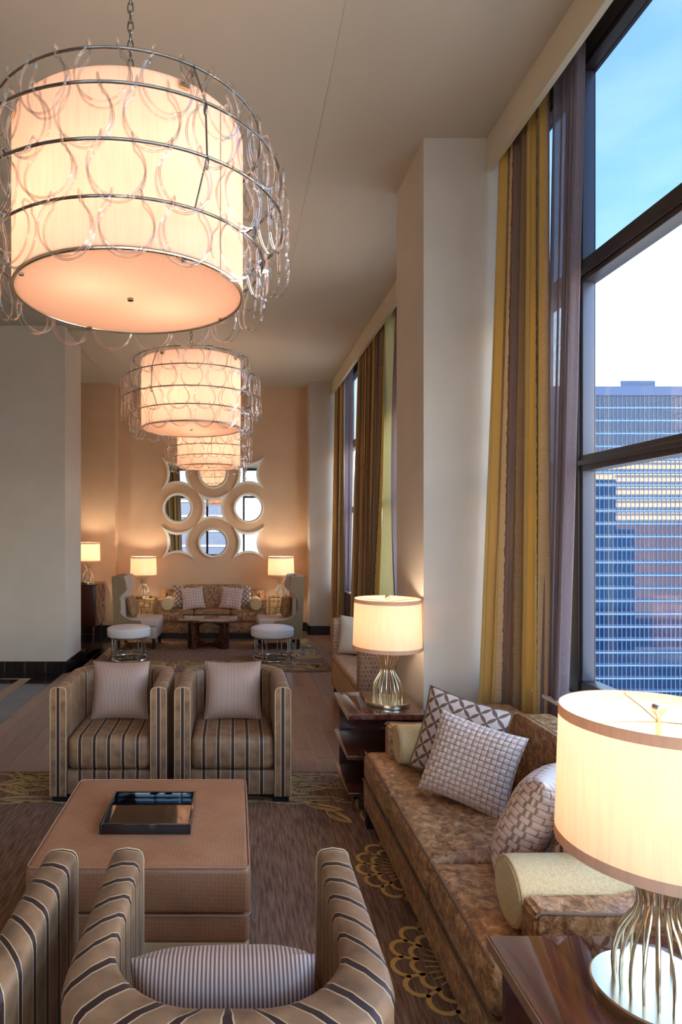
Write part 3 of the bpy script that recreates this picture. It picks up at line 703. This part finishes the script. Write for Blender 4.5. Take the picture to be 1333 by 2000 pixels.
for s, nm in ((-1, 'left'), (1, 'right')):
    x0 = -.405
    bolster('cream bolster at the %s end of the far sofa' % nm, (x0+s*.755, 11.0, ZF), 0, .40, .105)
    pillow('throw_pillow', 'lattice', .40, .40, .13, 'brown lattice pattern pillow on the %s half of the far sofa' % nm, 'pillow', (x0+s*.52, 11.09, ZF), radians(-6*s), radians(-16), radians(-7*s), 'lattice pillows')
    pillow('throw_pillow', 'wovenfar', .40, .39, .13, 'pale woven pillow on the %s half of the far sofa' % nm, 'pillow', (x0+s*.305, 10.98, ZF), radians(-14*s), radians(-18), radians(5*s), 'woven pillows', weave=.05)

# ------------------------------------------------------------------ end tables and lamps
def make_end_table():
    t = thing('end_table', 'x', 'end table')
    hx, hy = .262, .285
    for z0, z1, nm in ((.592, .63, 'table_top'), (.335, .362, 'shelf'), (.098, .125, 'shelf')):
        o = obj(nm, B().box(-hx, hx, -hy, hy, z0, z1, .003), 'wood', t)
        obj('edge_band', B().box(-hx-.003, -hx, -hy, hy, z0+.003, z1-.003), 'nickel', o)
    obj('side_panel', B().box(hx-.03, hx-.008, -hy+.03, hy-.03, .125, .592), 'dwood', t)
    obj('back_panel', B().box(-hx+.03, hx-.03, hy-.05, hy-.028, .362, .592), 'dwood', t)
    obj('back_panel', B().box(-hx+.03, hx-.03, hy-.05, hy-.028, .125, .335), 'dwood', t)
    for sx in (-1, 1):
        for sy in (-1, 1): obj('foot', B().box(sx*(hx-.05)-.02, sx*(hx-.05)+.02, sy*(hy-.04)-.02, sy*(hy-.04)+.02, 0, .098), 'chrome', t)
    return t
et = make_end_table(); et.location = (.985, 4.35, RZ)
et['label'] = 'glossy wood end table with shelves beside the near column'; et['group'] = 'glossy end tables'
dup(et, (.99, 1.545, RZ), 0, 'glossy wood end table in the lower right foreground')

def make_lamp():
    t = thing('table_lamp', 'x', 'lamp')
    obj('base', B().lathe([(0, 0), (.148, 0), (.15, .004), (.15, .028), (.146, .032), (0, .032)], 48), 'nickel', t)
    prof = [(.032, .096), (.07, .0985), (.11, .096), (.15, .086), (.185, .068), (.21, .052), (.235, .044), (.26, .044), (.285, .053), (.31, .066), (.335, .078), (.36, .084), (.395, .083)]
    wm = B().tube([(r, 0, z) for z, r in prof], .0037, 7).mesh('wire', M['nickel'])
    for k in range(20): obj('wire', wm, None, t, rot=(0, 0, 2*pi*k/20))
    obj('collar', B().lathe([(.02, .393), (.088, .393), (.088, .402), (.02, .402)], 32, closed=True), 'nickel', t)
    obj('pole', B().tube([(0, 0, .03), (0, 0, .70)], .006, 8), 'nickel', t)
    sh = obj('lamp_shade', B().lathe([(.2315, .375), (.221, .715), (.2185, .715), (.229, .375)], 64, closed=True), 'shade', t)
    for z, r in ((.375, .2325), (.69, .2225)):
        obj('trim_band', B().lathe([(r, z), (r-.0006, z+.026), (r-.002, z+.026), (r-.0012, z)], 64, closed=True), 'shadetrim', sh)
    for k in range(3):
        a = 2*pi*k/3+.35
        obj('spider_arm', B().tube([(0, 0, .69), (.1*cos(a), .1*sin(a), .70), (.2195*cos(a), .2195*sin(a), .705)], .0022, 6), 'nickel', t)
    obj('finial', B().lathe([(0, .70), (.006, .70), (.008, .708), (.014, .715), (.0165, .724), (.013, .733), (0, .738)], 20), 'nickel', t)
    obj('bulb', B().sphere(.028, (0, 0, .54), 14, 1.25), 'bulb', t)
    return t
def lamp_light(parent):
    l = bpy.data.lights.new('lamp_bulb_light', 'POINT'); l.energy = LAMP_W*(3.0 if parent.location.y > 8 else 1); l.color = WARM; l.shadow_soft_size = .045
    o = bpy.data.objects.new('bulb_light', l); C.objects.link(o); o.parent = parent; o.location = (0, 0, .60)
lamp = make_lamp(); lamp.location = (1.03, 4.30, RZ+.6305)
lamp['label'] = 'wire hourglass table lamp with drum shade beside the near column'; lamp['group'] = 'wire table lamps'
lamps = [lamp,
 dup(lamp, (1.05, 1.575, RZ+.6305), 1.0, 'large wire hourglass table lamp in the right foreground'),
 dup(lamp, (-1.61, 11.12, .6705), .3, 'wire table lamp left of the far sofa'),
 dup(lamp, (.80, 11.12, .6705), .6, 'wire table lamp right of the far sofa'),
 dup(lamp, (-2.50, 10.75, .9455), .2, 'wire table lamp on the dark cabinet behind the left column')]
lamps[4].scale = (.9, .9, .97)
for l in lamps: lamp_light(l)
# ------------------------------------------------------------------ rugs
def bez(p, n=14):
    p = [Vector(q) for q in p]
    return [tuple((1-t)**3*p[0]+3*(1-t)**2*t*p[1]+3*(1-t)*t*t*p[2]+t**3*p[3]) for t in [i/n for i in range(n+1)]]
def fan(b, cx, cy, R, ang, w=.021):
    def P(r, a): return (cx+r*cos(a+ang), cy+r*sin(a+ang))
    n = 7; A0 = radians(82)
    for rad, bul in ((R, .14), (R*.76, .12)):
        pts = []
        for k in range(n):
            for i in range(7):
                f = i/6; a = -A0+2*A0*(k+f)/n
                pts.append(P(rad*(1-bul+bul*sin(pi*f)**.7), a))
        b.ribbon(pts, w, RZ+.0015)
    for k in range(n+1):
        a = -A0+2*A0*k/n
        b.ribbon([P(R*.64, a), P(R*.88, a)], w*.8, RZ+.0015)
    for k in range(15):
        a = -A0*.93+2*A0*.93*k/14
        b.ribbon([P(R*.16, a), P(R*.4, a), P(R*.6, a)], [w*.25, w*.55, w*.3], RZ+.0015)
def leaf(b, x, y, L, ang, wd, w=.013, flip=1):
    ca, sa = cos(ang), sin(ang)
    def T(p): return (x+p[0]*ca-p[1]*sa*flip, y+p[0]*sa+p[1]*ca*flip)
    cs = [[(0, 0), (.25*L, wd), (.7*L, wd*1.1), (L, .1*wd)], [(0, 0), (.3*L, -.7*wd), (.75*L, -.8*wd), (L, .1*wd)], [(.08*L, 0), (.3*L, .45*wd), (.5*L, .5*wd), (.78*L, .3*wd)], [(.1*L, -.05*wd), (.35*L, -.35*wd), (.55*L, -.3*wd), (.7*L, -.1*wd)]]
    for c in cs:
        pts = [T(q) for q in bez(c)]; n = len(pts)
        b.ribbon(pts, [w*(.45+.55*sin(pi*i/(n-1))) for i in range(n)], RZ+.0015)
def make_rug(label, x0, x1, y0, y1):
    t = thing('area_rug', label, 'rug', (0, 0, 0), 0, 'area rugs')
    obj('pile', B().box(x0, x1, y0, y1, .0005, RZ, .003), 'carpet', t)
    return t
r1 = make_rug('brown carpet with gold fan border under the near sofa and ottoman', -2.9, 1.66, .4, 4.77)
for y in (3.38, 2.62, 1.86, 1.10):
    b = B(); fan(b, .985, y, .335, pi); obj('fan_motif', b, 'goldyarn', r1, smooth=False)
b = B()
for (x, y, L, a, wd, fp) in ((.72, 3.92, .22, 2.2, .06, 1), (.86, 3.84, .26, 1.75, .06, -1), (.95, 3.78, .25, 1.35, .06, 1), (.70, 4.10, .25, 2.75, .05, 1)): leaf(b, x, y, L, a, wd, .014, fp)
obj('leaf_motif', b, 'goldyarn', r1, smooth=False)
for k in range(8):
    x = -2.6+.48*k; b = B()
    for (dx, dy, L, a, wd, fp) in ((0, 4.42, .42, .18, .10, 1), (.05, 4.28, .40, -.02, .07, -1), (.30, 4.60, .34, 2.85, .08, 1), (.02, 4.66, .36, .12, .06, -1), (.22, 4.34, .30, 2.6, .07, -1), (.42, 4.50, .30, .5, .06, 1)):
        leaf(b, x+dx, dy, L, a, wd, .013, fp)
    for (p) in ([(0, 4.22), (.15, 4.14), (.3, 4.30), (.5, 4.2)], [(0, 4.75), (.18, 4.6), (.3, 4.78), (.48, 4.68)], [(.02, 4.5), (.2, 4.62), (.3, 4.4), (.48, 4.46)]):
        b.ribbon([(x+q[0], q[1]) for q in bez(p)], .012, RZ+.0015)
    obj('leaf_motif', b, 'paleyarn', r1, smooth=False)
r2 = make_rug('brown carpet with gold scroll border under the far seating group', -1.98, 1.27, 8.23, 11.45)
def scrolls(x0, x1, y0, y1, n):
    b = B()
    for k in range(n):
        x, y = random.uniform(x0, x1), random.uniform(y0, y1); L = random.uniform(.22, .36); a = random.choice([0, pi, pi/2, -pi/2])+random.uniform(-.6, .6)
        if not (x0 <= x+L*cos(a) <= x1 and y0 <= y+L*sin(a) <= y1): continue
        leaf(b, x, y, L, a, random.uniform(.06, .1), .016, random.choice((-1, 1)))
    return b
for x0, x1, y0, y1, n in ((-1.95, -.9, 8.27, 8.9, 40), (-.9, .2, 8.27, 8.9, 40), (.2, 1.24, 8.27, 8.9, 40), (-1.95, -1.45, 8.9, 11.3, 60), (.75, 1.24, 8.9, 11.3, 60)):
    obj('scroll_motif', scrolls(x0, x1, y0, y1, n), 'paleyarn', r2, smooth=False)

# ------------------------------------------------------------------ far coffee table
ct = thing('coffee_table', 'square dark wood coffee table with crossed arch base before the far sofa', 'coffee table', (-.42, 10.08, RZ))
obj('table_top', B().box(-.455, .455, -.42, .42, .42, .458, .004), 'wood', ct)
for a in range(4):
    R_ = Matrix.Rotation(a*pi/2+pi/4, 4, 'Z')
    # each leg is a frame: post, floor foot and top rail sweeping in to the centre
    o1 = [(.02, 0), (.40, 0), (.40, .42), (.02, .42), (.02, .375), (.10, .372), (.2, .36), (.29, .34), (.29, .09), (.2, .07), (.10, .058), (.02, .055)]
    b = B().prism(o1, -.028, .028, 'y').xf(R_); obj('leg', b, 'dwood', ct)
    obj('post', B().box(.29, .40, -.055, .055, 0.0, .419).xf(R_), 'wood', ct)

# ------------------------------------------------------------------ wing chairs
def make_wing():
    t = thing('wing_chair', 'x', 'wing chair')
    prof = [(.34, .16), (.38, 1.10), (.37, 1.125), (.20, 1.12), (.185, 1.10), (.15, .94), (.165, .90), (.235, .83), (.275, .75), (.28, .65), (.25, .56), (.17, .49), (.06, .45), (-.06, .44), (-.08, .40), (-.08, .16)]
    def smooth(p, a, b):
        q = p[:a+1]
        for i in range(a, b):
            p0, p1, p2, p3 = (Vector(p[k]) for k in (i-1, i, i+1, i+2))
            for s_ in range(1, 6):
                t_ = s_/5; q.append(tuple(.5*((2*p1)+(p2-p0)*t_+(2*p0-5*p1+4*p2-p3)*t_*t_+(3*p1-p0-3*p2+p3)*t_**3)))
        return q+p[b+1:]
    prof = smooth(prof, 5, 12)
    for s in (-1, 1):
        x0, x1 = sorted((s*.335, s*.365)); o = obj('side_panel', B().prism(prof, x0, x1, 'x'), 'wingout', t)
        x0, x1 = sorted((s*.27, s*.335)); obj('wing_lining', B().prism([(y-.008 if y < .3 else y, z) for y, z in prof], x0, x1, 'x'), 'wingin', t)
    b = B().prism([(.24, .16), (.28, 1.12), (.372, 1.12), (.338, .16)], -.335, .335, 'x'); obj('back', b, 'wingout', t)
    b = B().prism([(.20, .44), (.235, 1.105), (.275, 1.105), (.25, .44)], -.272, .272, 'x'); obj('back_pad', b, 'wingin', t)
    obj('seat_cushion', B().box(-.27, .27, -.33, .22, .33, .465, .04, 4), 'wingin', t)
    obj('seat_rail', B().box(-.33, .33, -.31, .3, .16, .33, .015), 'wingin', t)
    for sx in (-1, 1):
        for sy, y in ((-1, -.26), (1, .29)):
            b = B().prism([(-.028, .17), (.028, .17), (.018, 0), (-.018, 0)], -.024, .024, 'y'); obj('leg', b, 'black', t, (sx*.28, y, 0))
    return t
wg = make_wing(); wg.location = (-1.51, 10.1, RZ); wg.rotation_euler = (0, 0, radians(88))
wg['label'] = 'tall curved wing chair left of the far coffee table'; wg['group'] = 'wing chairs'
dup(wg, (.67, 10.08, RZ), radians(-88), 'tall curved wing chair right of the far coffee table')
pillow('throw_cushion', 'tancush', .34, .34, .14, 'small tan cushion in the left wing chair', 'cushion', (-1.60, 10.1, RZ+.464), radians(88), radians(-12), 0, 'tan cushions')
pillow('throw_cushion', 'tancush', .34, .34, .14, 'small tan cushion in the right wing chair', 'cushion', (.76, 10.08, RZ+.464), radians(-88), radians(-12), 0, 'tan cushions')

# ------------------------------------------------------------------ round stools
def make_stool():
    t = thing('round_stool', 'x', 'stool')
    obj('seat', B().lathe([(0, .325), (.27, .325), (.298, .335), (.305, .355), (.305, .425), (.295, .45), (.26, .462), (.15, .47), (0, .472)], 48), 'leather', t)
    obj('seat_piping', B().tube([(.306*cos(a), .306*sin(a), .43) for a in [2*pi*i/48 for i in range(48)]], .004, 6, closed=True), 'leather', t)
    for r, z in ((.275, .012), (.255, .316)): obj('ring', B().tube([(r*cos(a), r*sin(a), z) for a in [2*pi*i/48 for i in range(48)]], .013, 8, closed=True), 'chrome', t)
    for k in range(4):
        a = pi/4+k*pi/2
        for d in (-.13, .13): obj('leg', B().tube([(.258*cos(a+d), .258*sin(a+d), .012), (.258*cos(a+d), .258*sin(a+d), .326)], .012, 8), 'chrome', t)
        # base ties curving between neighbouring legs through the middle
        p = bez([(.262*cos(a), .262*sin(a)), (.08*cos(a), .08*sin(a)), (.08*cos(a+pi/2), .08*sin(a+pi/2)), (.262*cos(a+pi/2), .262*sin(a+pi/2))], 14)
        obj('base_tie', B().tube([(x, y, .012) for x, y in p], .008, 6), 'chrome', t)
    return t
st = make_stool(); st.location = (-1.515, 9.03, RZ)
st['label'] = 'round white leather stool on chrome legs before the left wing chair'; st['group'] = 'round chrome stools'
dup(st, (.525, 9.03, RZ), .3, 'round white leather stool on chrome legs before the right wing chair')

# ------------------------------------------------------------------ gold fretwork side tables
def make_fret():
    t = thing('fretwork_table', 'x', 'side table'); h = .2; H_ = .65
    for sx in (-1, 1):
        for sy in (-1, 1): obj('leg', B().box(sx*h-.009, sx*h+.009, sy*h-.009, sy*h+.009, 0, H_), 'brass', t)
    bars = [(-.2, .2, .0), (-.2, .2, .62), (-.2, .03, .54), (-.08, .2, .46), (-.2, .08, .38), (-.02, .2, .30), (-.2, .2, .18), (-.14, .12, .08)]
    ups = [(-.08, .46, .62), (.03, .46, .62), (.12, .54, .62), (-.13, .38, .54), (.08, .30, .46), (-.02, .18, .38), (.13, .30, .40), (-.14, .08, .30), (.12, .0, .18)]
    for k in range(4):
        b = B()
        for a, e, z in bars: b.box(a, e, -h-.005, -h+.005, z+.002, z+.014)
        for x, a, e in ups: b.box(x-.006, x+.006, -h-.005, -h+.005, a, e)
        obj('fretwork_panel', b.xf(Matrix.Rotation(k*pi/2, 4, 'Z')), 'brass', t)
    obj('table_top', B().box(-h-.012, h+.012, -h-.012, h+.012, H_, H_+.02, .003), 'brass', t)
    return t
ft = make_fret(); ft.location = (-1.60, 11.13, 0)
ft['label'] = 'gold fretwork side table left of the far sofa'; ft['group'] = 'gold fretwork tables'
dup(ft, (.80, 11.13, 0), 0, 'gold fretwork side table right of the far sofa')

# ------------------------------------------------------------------ cabinet
cb = thing('cabinet', 'dark wood cabinet with carved diamond doors behind the left column', 'cabinet', (-2.55, 10.85, 0))
obj('body', B().box(-.24, .22, -.30, .40, .24, .93, .004), 'dwood', cb)
obj('cabinet_top', B().box(-.25, .245, -.31, .41, .93, .945, .003), 'dwood', cb)
for k in range(2):
    y0 = -.295+.35*k
    d = obj('door', B().box(.221, .238, y0, y0+.34, .25, .925, .003), 'cabface', cb)
    b = B(); cy = y0+.17
    for q in range(2):
        cz = .42+.335*q
        for s1, s2 in ((1, 1), (1, -1), (-1, 1), (-1, -1)): b.tube([(.241, cy+s1*.15, cz), (.241, cy, cz+s2*.155)], .007, 4)
    obj('diamond_moulding', b, 'cabface', d)
    obj('handle', B().sphere(.012, (.25, cy+(.13 if k == 0 else -.13), .6), 10), 'nickel', d)
for sx in (-.2, .18):
    for sy in (-.26, .36): obj('leg', B().box(sx-.015, sx+.015, sy-.015, sy+.015, 0, .242), 'steel', cb)
for sy in (-.26, .36): obj('stretcher', B().box(-.19, .17, sy-.008, sy+.008, .10, .12), 'steel', cb)

# ------------------------------------------------------------------ mosaic settee
se = thing('settee', 'mosaic patterned settee beyond the near column with tan seat front', 'settee', (1.38, 6.3, 0), -pi/2)
def suv(c, n): return (c.x+c.y, c.z) if abs(n.z) < .7 else (c.x, c.y)
obj('seat_front', B().box(-.68, .68, -.31, -.255, .12, .40, .015), 'tanface', se)
obj('seat_cushion', B().box(-.68, .68, -.32, .2, .40, .48, .03), 'mosaicseat', se)
obj('seat_rail', B().box(-.68, .68, -.255, .3, .12, .40), 'tanface', se)
for s in (-1, 1):
    x0, x1 = sorted((s*.68, s*.80)); a = obj('arm', B().box(x0, x1, -.31, .34, .10, .80 if s > 0 else .86, .03).uv(suv), 'mosaic', se)
obj('back', B().box(-.68, .68, .2, .34, .12, .86, .03).uv(suv), 'mosaic', se)
for sx in (-.74, .74):
    for sy in (-.26, .28): obj('leg', B().box(sx-.025, sx+.025, sy-.025, sy+.025, 0, .12), 'black', se)
pillow('throw_cushion', 'whitecush', .44, .42, .14, 'off white cushion at the far end of the mosaic settee', 'cushion', (1.30, 6.83, .482), radians(-35), radians(-10), 0)

# ------------------------------------------------------------------ wall mirrors
RM = .28
def circle_mirror(label, x, z):
    t = thing('round_mirror', label, 'mirror', (x, 11.65, z), 0, 'wall mirrors')
    o = obj('frame', B().lathe([(.232, 0), (RM, 0), (RM, .045), (RM-.014, .06), (.25, .055), (.232, .03)], 56, closed=True).xf(Matrix.Rotation(pi/2, 4, 'X')), 'mframe', t)
    obj('glass', B().lathe([(0, .004), (.236, .004), (.236, .012), (0, .012)], 56).xf(Matrix.Rotation(pi/2, 4, 'X')), 'mirror', t, smooth=False)
def dia_out(R, dp, n=14):
    """square of half size R whose sides bow inward by dp"""
    p = []
    for k in range(4):
        a = Vector((R, R)); a.rotate(Matrix.Rotation(k*pi/2, 2)); b = Vector((R, R)); b.rotate(Matrix.Rotation((k+1)*pi/2, 2))
        m_ = (a+b)/2; inw = -m_.normalized()
        for i in range(n):
            f = i/n; q = a*(1-f)+b*f + inw*dp*(1-(2*f-1)**2); p.append(q)
    return p
def diamond_mirror(label, x, z):
    t = thing('concave_mirror', label, 'mirror', (x, 11.65, z), 0, 'wall mirrors')
    o, i_ = dia_out(.295, .11), dia_out(.188, .045)
    n = len(o); b = B()
    L = [[b.m.verts.new((q.x, y, q.y)) for q in path] for path, y in ((o, -.001), (o, -.05), (i_, -.045), (i_, -.001))]
    for k in range(4):
        A, D = L[k], L[(k+1) % 4]
        for j in range(n): b.m.faces.new((A[j], A[(j+1) % n], D[(j+1) % n], D[j]))
    obj('frame', b, 'mframe', t, smooth=False)
    b = B().prism([(q.x, q.y) for q in dia_out(.192, .045)], -.014, -.003, 'y'); obj('glass', b, 'mirror', t, smooth=False)
X0, Z0, DX, DZ = -.408, 2.258, .65, .635
pos = {(-1, 1): 'top left', (0, 1): 'top centre', (1, 1): 'top right', (-1, 0): 'middle left', (0, 0): 'centre', (1, 0): 'middle right', (-1, -1): 'bottom left', (0, -1): 'bottom centre', (1, -1): 'bottom right'}
for (i, j), nm in pos.items():
    (circle_mirror if (i+j) % 2 else diamond_mirror)(('round framed mirror, %s of the nine on the back wall' if (i+j) % 2 else 'concave square framed mirror, %s of the nine on the back wall') % nm, X0+i*DX, Z0+j*DZ)

# ------------------------------------------------------------------ chandeliers
def make_chandelier():
    t = thing('chandelier', 'x', 'chandelier')          # origin at the bottom of the drum
    H_ = .60; R = .45
    sh = obj('drum_shade', B().lathe([(R, .004), (R, H_), (R-.004, H_), (R-.004, .004)], 96, closed=True), 'chshade', t)
    obj('shade_seam', B().box(-.002, .002, -R-.002, -R, .01, H_-.005).xf(Matrix.Rotation(.95, 4, 'Z')), 'shadetrim', sh)
    obj('bottom_diffuser', B().lathe([(0, .0), (R-.012, .0), (R-.012, .006), (0, .006)], 72), 'diffuser', t)
    obj('bottom_rim', B().tube([((R-.004)*cos(a), (R-.004)*sin(a), .002) for a in [2*pi*i/80 for i in range(80)]], .007, 8, closed=True), 'nickel', t)
    obj('bottom_finial', B().lathe([(0, -.012), (.012, -.011), (.013, -.002), (.006, .001), (0, .001)], 16), 'steel', t)
    for k in range(4):
        a = .6+k*pi/2; obj('rim_clip', B().box(-.008, .008, -.006, .006, -.008, .0).xf(Matrix.Translation(((R-.02)*cos(a), (R-.02)*sin(a), 0))), 'steel', t)
    tiers = [(.52, .606, 16, 0), (.60, .44, 18, .1), (.61, .26, 18, .27), (.53, .128, 17, .05)]
    # clear glass loop: two open circles hooked together over the ring
    def half(y, sg):
        r = .088; p = []
        for i in range(27):
            a = radians(128)+radians(284)*i/26
            p.append((r*cos(a)*1.0, y*(1+.25*sin((a-1.2))), -.095+r*sin(a)*1.05))
        return p
    A = half(-.017, 1); D = half(.017, -1)
    loop = A + [(A[-1][0]-.006, -.017, .006), (A[-1][0]-.008, -.010, .018), (D[-1][0]-.008, .010, .018), (D[-1][0]-.006, .017, .006)] + D[::-1] + [(A[0][0]+.006, .017, .006), (A[0][0]+.008, .010, .018), (A[0][0]+.008, -.010, .018), (A[0][0]+.006, -.017, .006)]
    lm = B().tube(loop, .0042, 6, closed=True).mesh('glass_loop', M['rod'])
    rnd = random.Random(3)
    for R_, z, n, ph in tiers:
        ro = obj('ring', B().tube([(R_*cos(a), R_*sin(a), z) for a in [2*pi*i/96 for i in range(96)]], .0052, 8, closed=True), 'steel', t)
        for k in range(n):
            a = ph+2*pi*k/n; obj('glass_loop', lm, None, t, (R_*cos(a), R_*sin(a), z), (radians(rnd.uniform(-5, 5)), 0, a+pi/2+radians(rnd.uniform(-4, 4))))
    for k in range(4):
        a = -1.0+k*pi/2
        P = [(R-.003, H_-.02), (.52, .606), (.60, .44), (.61, .26), (.53, .128)]
        for i in range(4):
            (r0, z0), (r1, z1) = P[i], P[i+1]
            obj('hanger_rod', B().tube([(r0*cos(a), r0*sin(a), z0), (r1*cos(a), r1*sin(a), z1)], .0035, 6), 'steel', t)
            if i: obj('hanger_link', B().tube([(r0*cos(a)+.009*cos(q)*cos(a), r0*sin(a)+.009*cos(q)*sin(a), z0-.02+.02*sin(q)) for q in [2*pi*i_/10 for i_ in range(10)]], .003, 5, closed=True), 'steel', t)
        obj('shade_bracket', B().box(R-.03, R+.012, -.018, .018, H_-.03, H_-.012).xf(Matrix.Rotation(a, 4, 'Z')), 'nickel', t)
    for k in range(3):
        a = k*2*pi/3; obj('spider_arm', B().tube([(0, 0, .66), (.2*cos(a), .2*sin(a), .64), (.447*cos(a), .447*sin(a), .585)], .005, 6), 'steel', t)
    obj('stem', B().tube([(0, 0, .25), (0, 0, .69)], .008, 8), 'steel', t)
    for k in range(4):
        a = pi/4+k*pi/2; obj('bulb', B().sphere(.032, (.2*cos(a), .2*sin(a), .3), 12, 1.2), 'bulb', t)
        obj('bulb_arm', B().tube([(0, 0, .34), (.1*cos(a), .1*sin(a), .37), (.2*cos(a), .2*sin(a), .335)], .006, 6), 'steel', t)
    # chain
    zt = ZC-2.74
    lk = B().tube([(.011*cos(q), 0, .024*sin(q)) for q in [2*pi*i/12 for i in range(12)]], .0034, 5, closed=True).mesh('chain_link', M['steel'])
    z = .705; k = 0
    while z < zt-.02: obj('chain_link', lk, None, t, (0, 0, z), (0, 0, k*pi/2)); z += .038; k += 1
    obj('ceiling_canopy', B().lathe([(0, zt-.035), (.02, zt-.035), (.06, zt-.012), (.065, zt), (0, zt)], 32), 'steel', t)
    return t
def chand_lights(t):
    for k in range(4):
        a = pi/4+k*pi/2
        l = bpy.data.lights.new('chandelier_bulb_light', 'POINT'); l.energy = CHAND_W; l.color = (1, .93, .84); l.shadow_soft_size = .06
        o = bpy.data.objects.new('bulb_light', l); C.objects.link(o); o.parent = t; o.location = (.2*cos(a), .2*sin(a), .42 if k % 2 else .2)
cd = make_chandelier(); cd.location = (-.42, 2.54, 2.74)
cd['label'] = 'large drum chandelier hung with clear glass loops, nearest the camera'; cd['group'] = 'drum chandeliers'
for o in (cd, dup(cd, (-.40, 5.76, 2.74), .5, 'drum chandelier hung with clear glass loops, middle one of three'), dup(cd, (-.38, 9.1, 2.74), 1.1, 'drum chandelier hung with clear glass loops, farthest one before the mirrors')): chand_lights(o)

# ------------------------------------------------------------------ ceiling downlight
dl = thing('ceiling_downlight', 'small round white downlight in the ceiling right of the near chandelier', 'light', (.29, 6.45, ZC))
obj('trim_ring', B().lathe([(.05, -.001), (.085, -.001), (.085, -.008), (.05, -.012)], 28, closed=True), 'sill', dl)
obj('lens', B().lathe([(0, -.002), (.05, -.002), (.05, -.006), (0, -.006)], 28), 'spot', dl)

# ------------------------------------------------------------------ tower opposite
tw = thing('office_tower', 'blue glass office tower seen through the near window', 'building', (0, 0, 0))
YT, FH, CW, XL, ZT = 185.0, 3.75, 1.30, 84.0, 44.2
NC, NF = 90, 28
obj('body', B().box(XL, XL+NC*CW, YT, YT+40, -70, ZT), 'tower', tw)
obj('roof_band', B().box(XL-.2, XL+NC*CW+.2, YT-.5, YT, ZT-2.4, ZT+.3), 'towerroof', tw)
obj('penthouse', B().box(115.9, 126.4, YT+6, YT+20, ZT, ZT+3.4), 'towerroof', tw)
sm = B().box(0, NC*CW, -.3, 0, 0, .36).mesh('slab_edge', M['towerline'], False)
for f in range(NF): obj('slab_edge', sm, None, tw, (XL, YT, ZT-2.4-FH*(f+1)))
mm = B().box(-.05, .05, -.25, 0, -62, ZT-2.2).mesh('mullion', M['towerline'], False)
for c in range(NC+1): obj('mullion', mm, None, tw, (XL+c*CW, YT, 0))
pn = B().box(-.60, .60, -.12, 0, 0, 2.5).mesh('pane', M['towerglass'], False)
rest = B(); cnt = 0
for f in range(NF):
    for c in range(NC):
        x = XL+(c+.5)*CW; z = ZT-2.4-FH*(f+1)+.95
        if 15 <= c < 35 and 4 <= f < 19: obj('pane', pn, None, tw, (x, YT, z))
        else:
            q = [rest.m.verts.new((x+sx*.60, y, z+dz)) for y in (YT-.12, YT) for sx, dz in ((-1, 0), (1, 0), (1, 2.5), (-1, 2.5))]
            for ix in ((0, 1, 2, 3), (0, 4, 5, 1), (1, 5, 6, 2), (2, 6, 7, 3), (3, 7, 4, 0)): rest.m.faces.new([q[i] for i in ix])
obj('far_panes', rest, 'towerglass', tw, smooth=False, kind='stuff')

# buildings across the other side, met only in reflections
pb = thing('reflection_building', 'unseen pale building added for the bright band mirrored in the glass tower', 'building')  # added out of view so its sunlit face brightens the tower glass
obj('block', B().box(250, 345, -90, -50, -70, 53), 'pale', pb)
obj('block', B().box(240, 250, -88, -52, -70, 40), 'pale', pb)
for f in range(12): obj('window_band', B().box(251, 344, -50, -49.7, 47-f*4.2, 48.4-f*4.2), 'paleglass', pb)
db = thing('brown_building', 'low brown building in front of the added pale one, mirrored in the glass tower', 'building')
obj('block', B().box(238, 345, -45, -30, -70, 8), 'brownstone', db)
obj('block', B().box(196, 229, -28, -12, -70, 34), 'tower', db)
obj('block', B().box(229, 240, -28, -12, -70, 4), 'tower', db)
bt = thing('blue_tower', 'blue tower behind the camera seen in the bottom centre mirror', 'building')
obj('body', B().box(-16, 0, -125, -105, -60, 9), 'bluet', bt)
for f in range(14): obj('slab_edge', B().box(-16.1, .1, -105, -104.7, 8-f*3, 8.4-f*3), 'bluetline', bt)
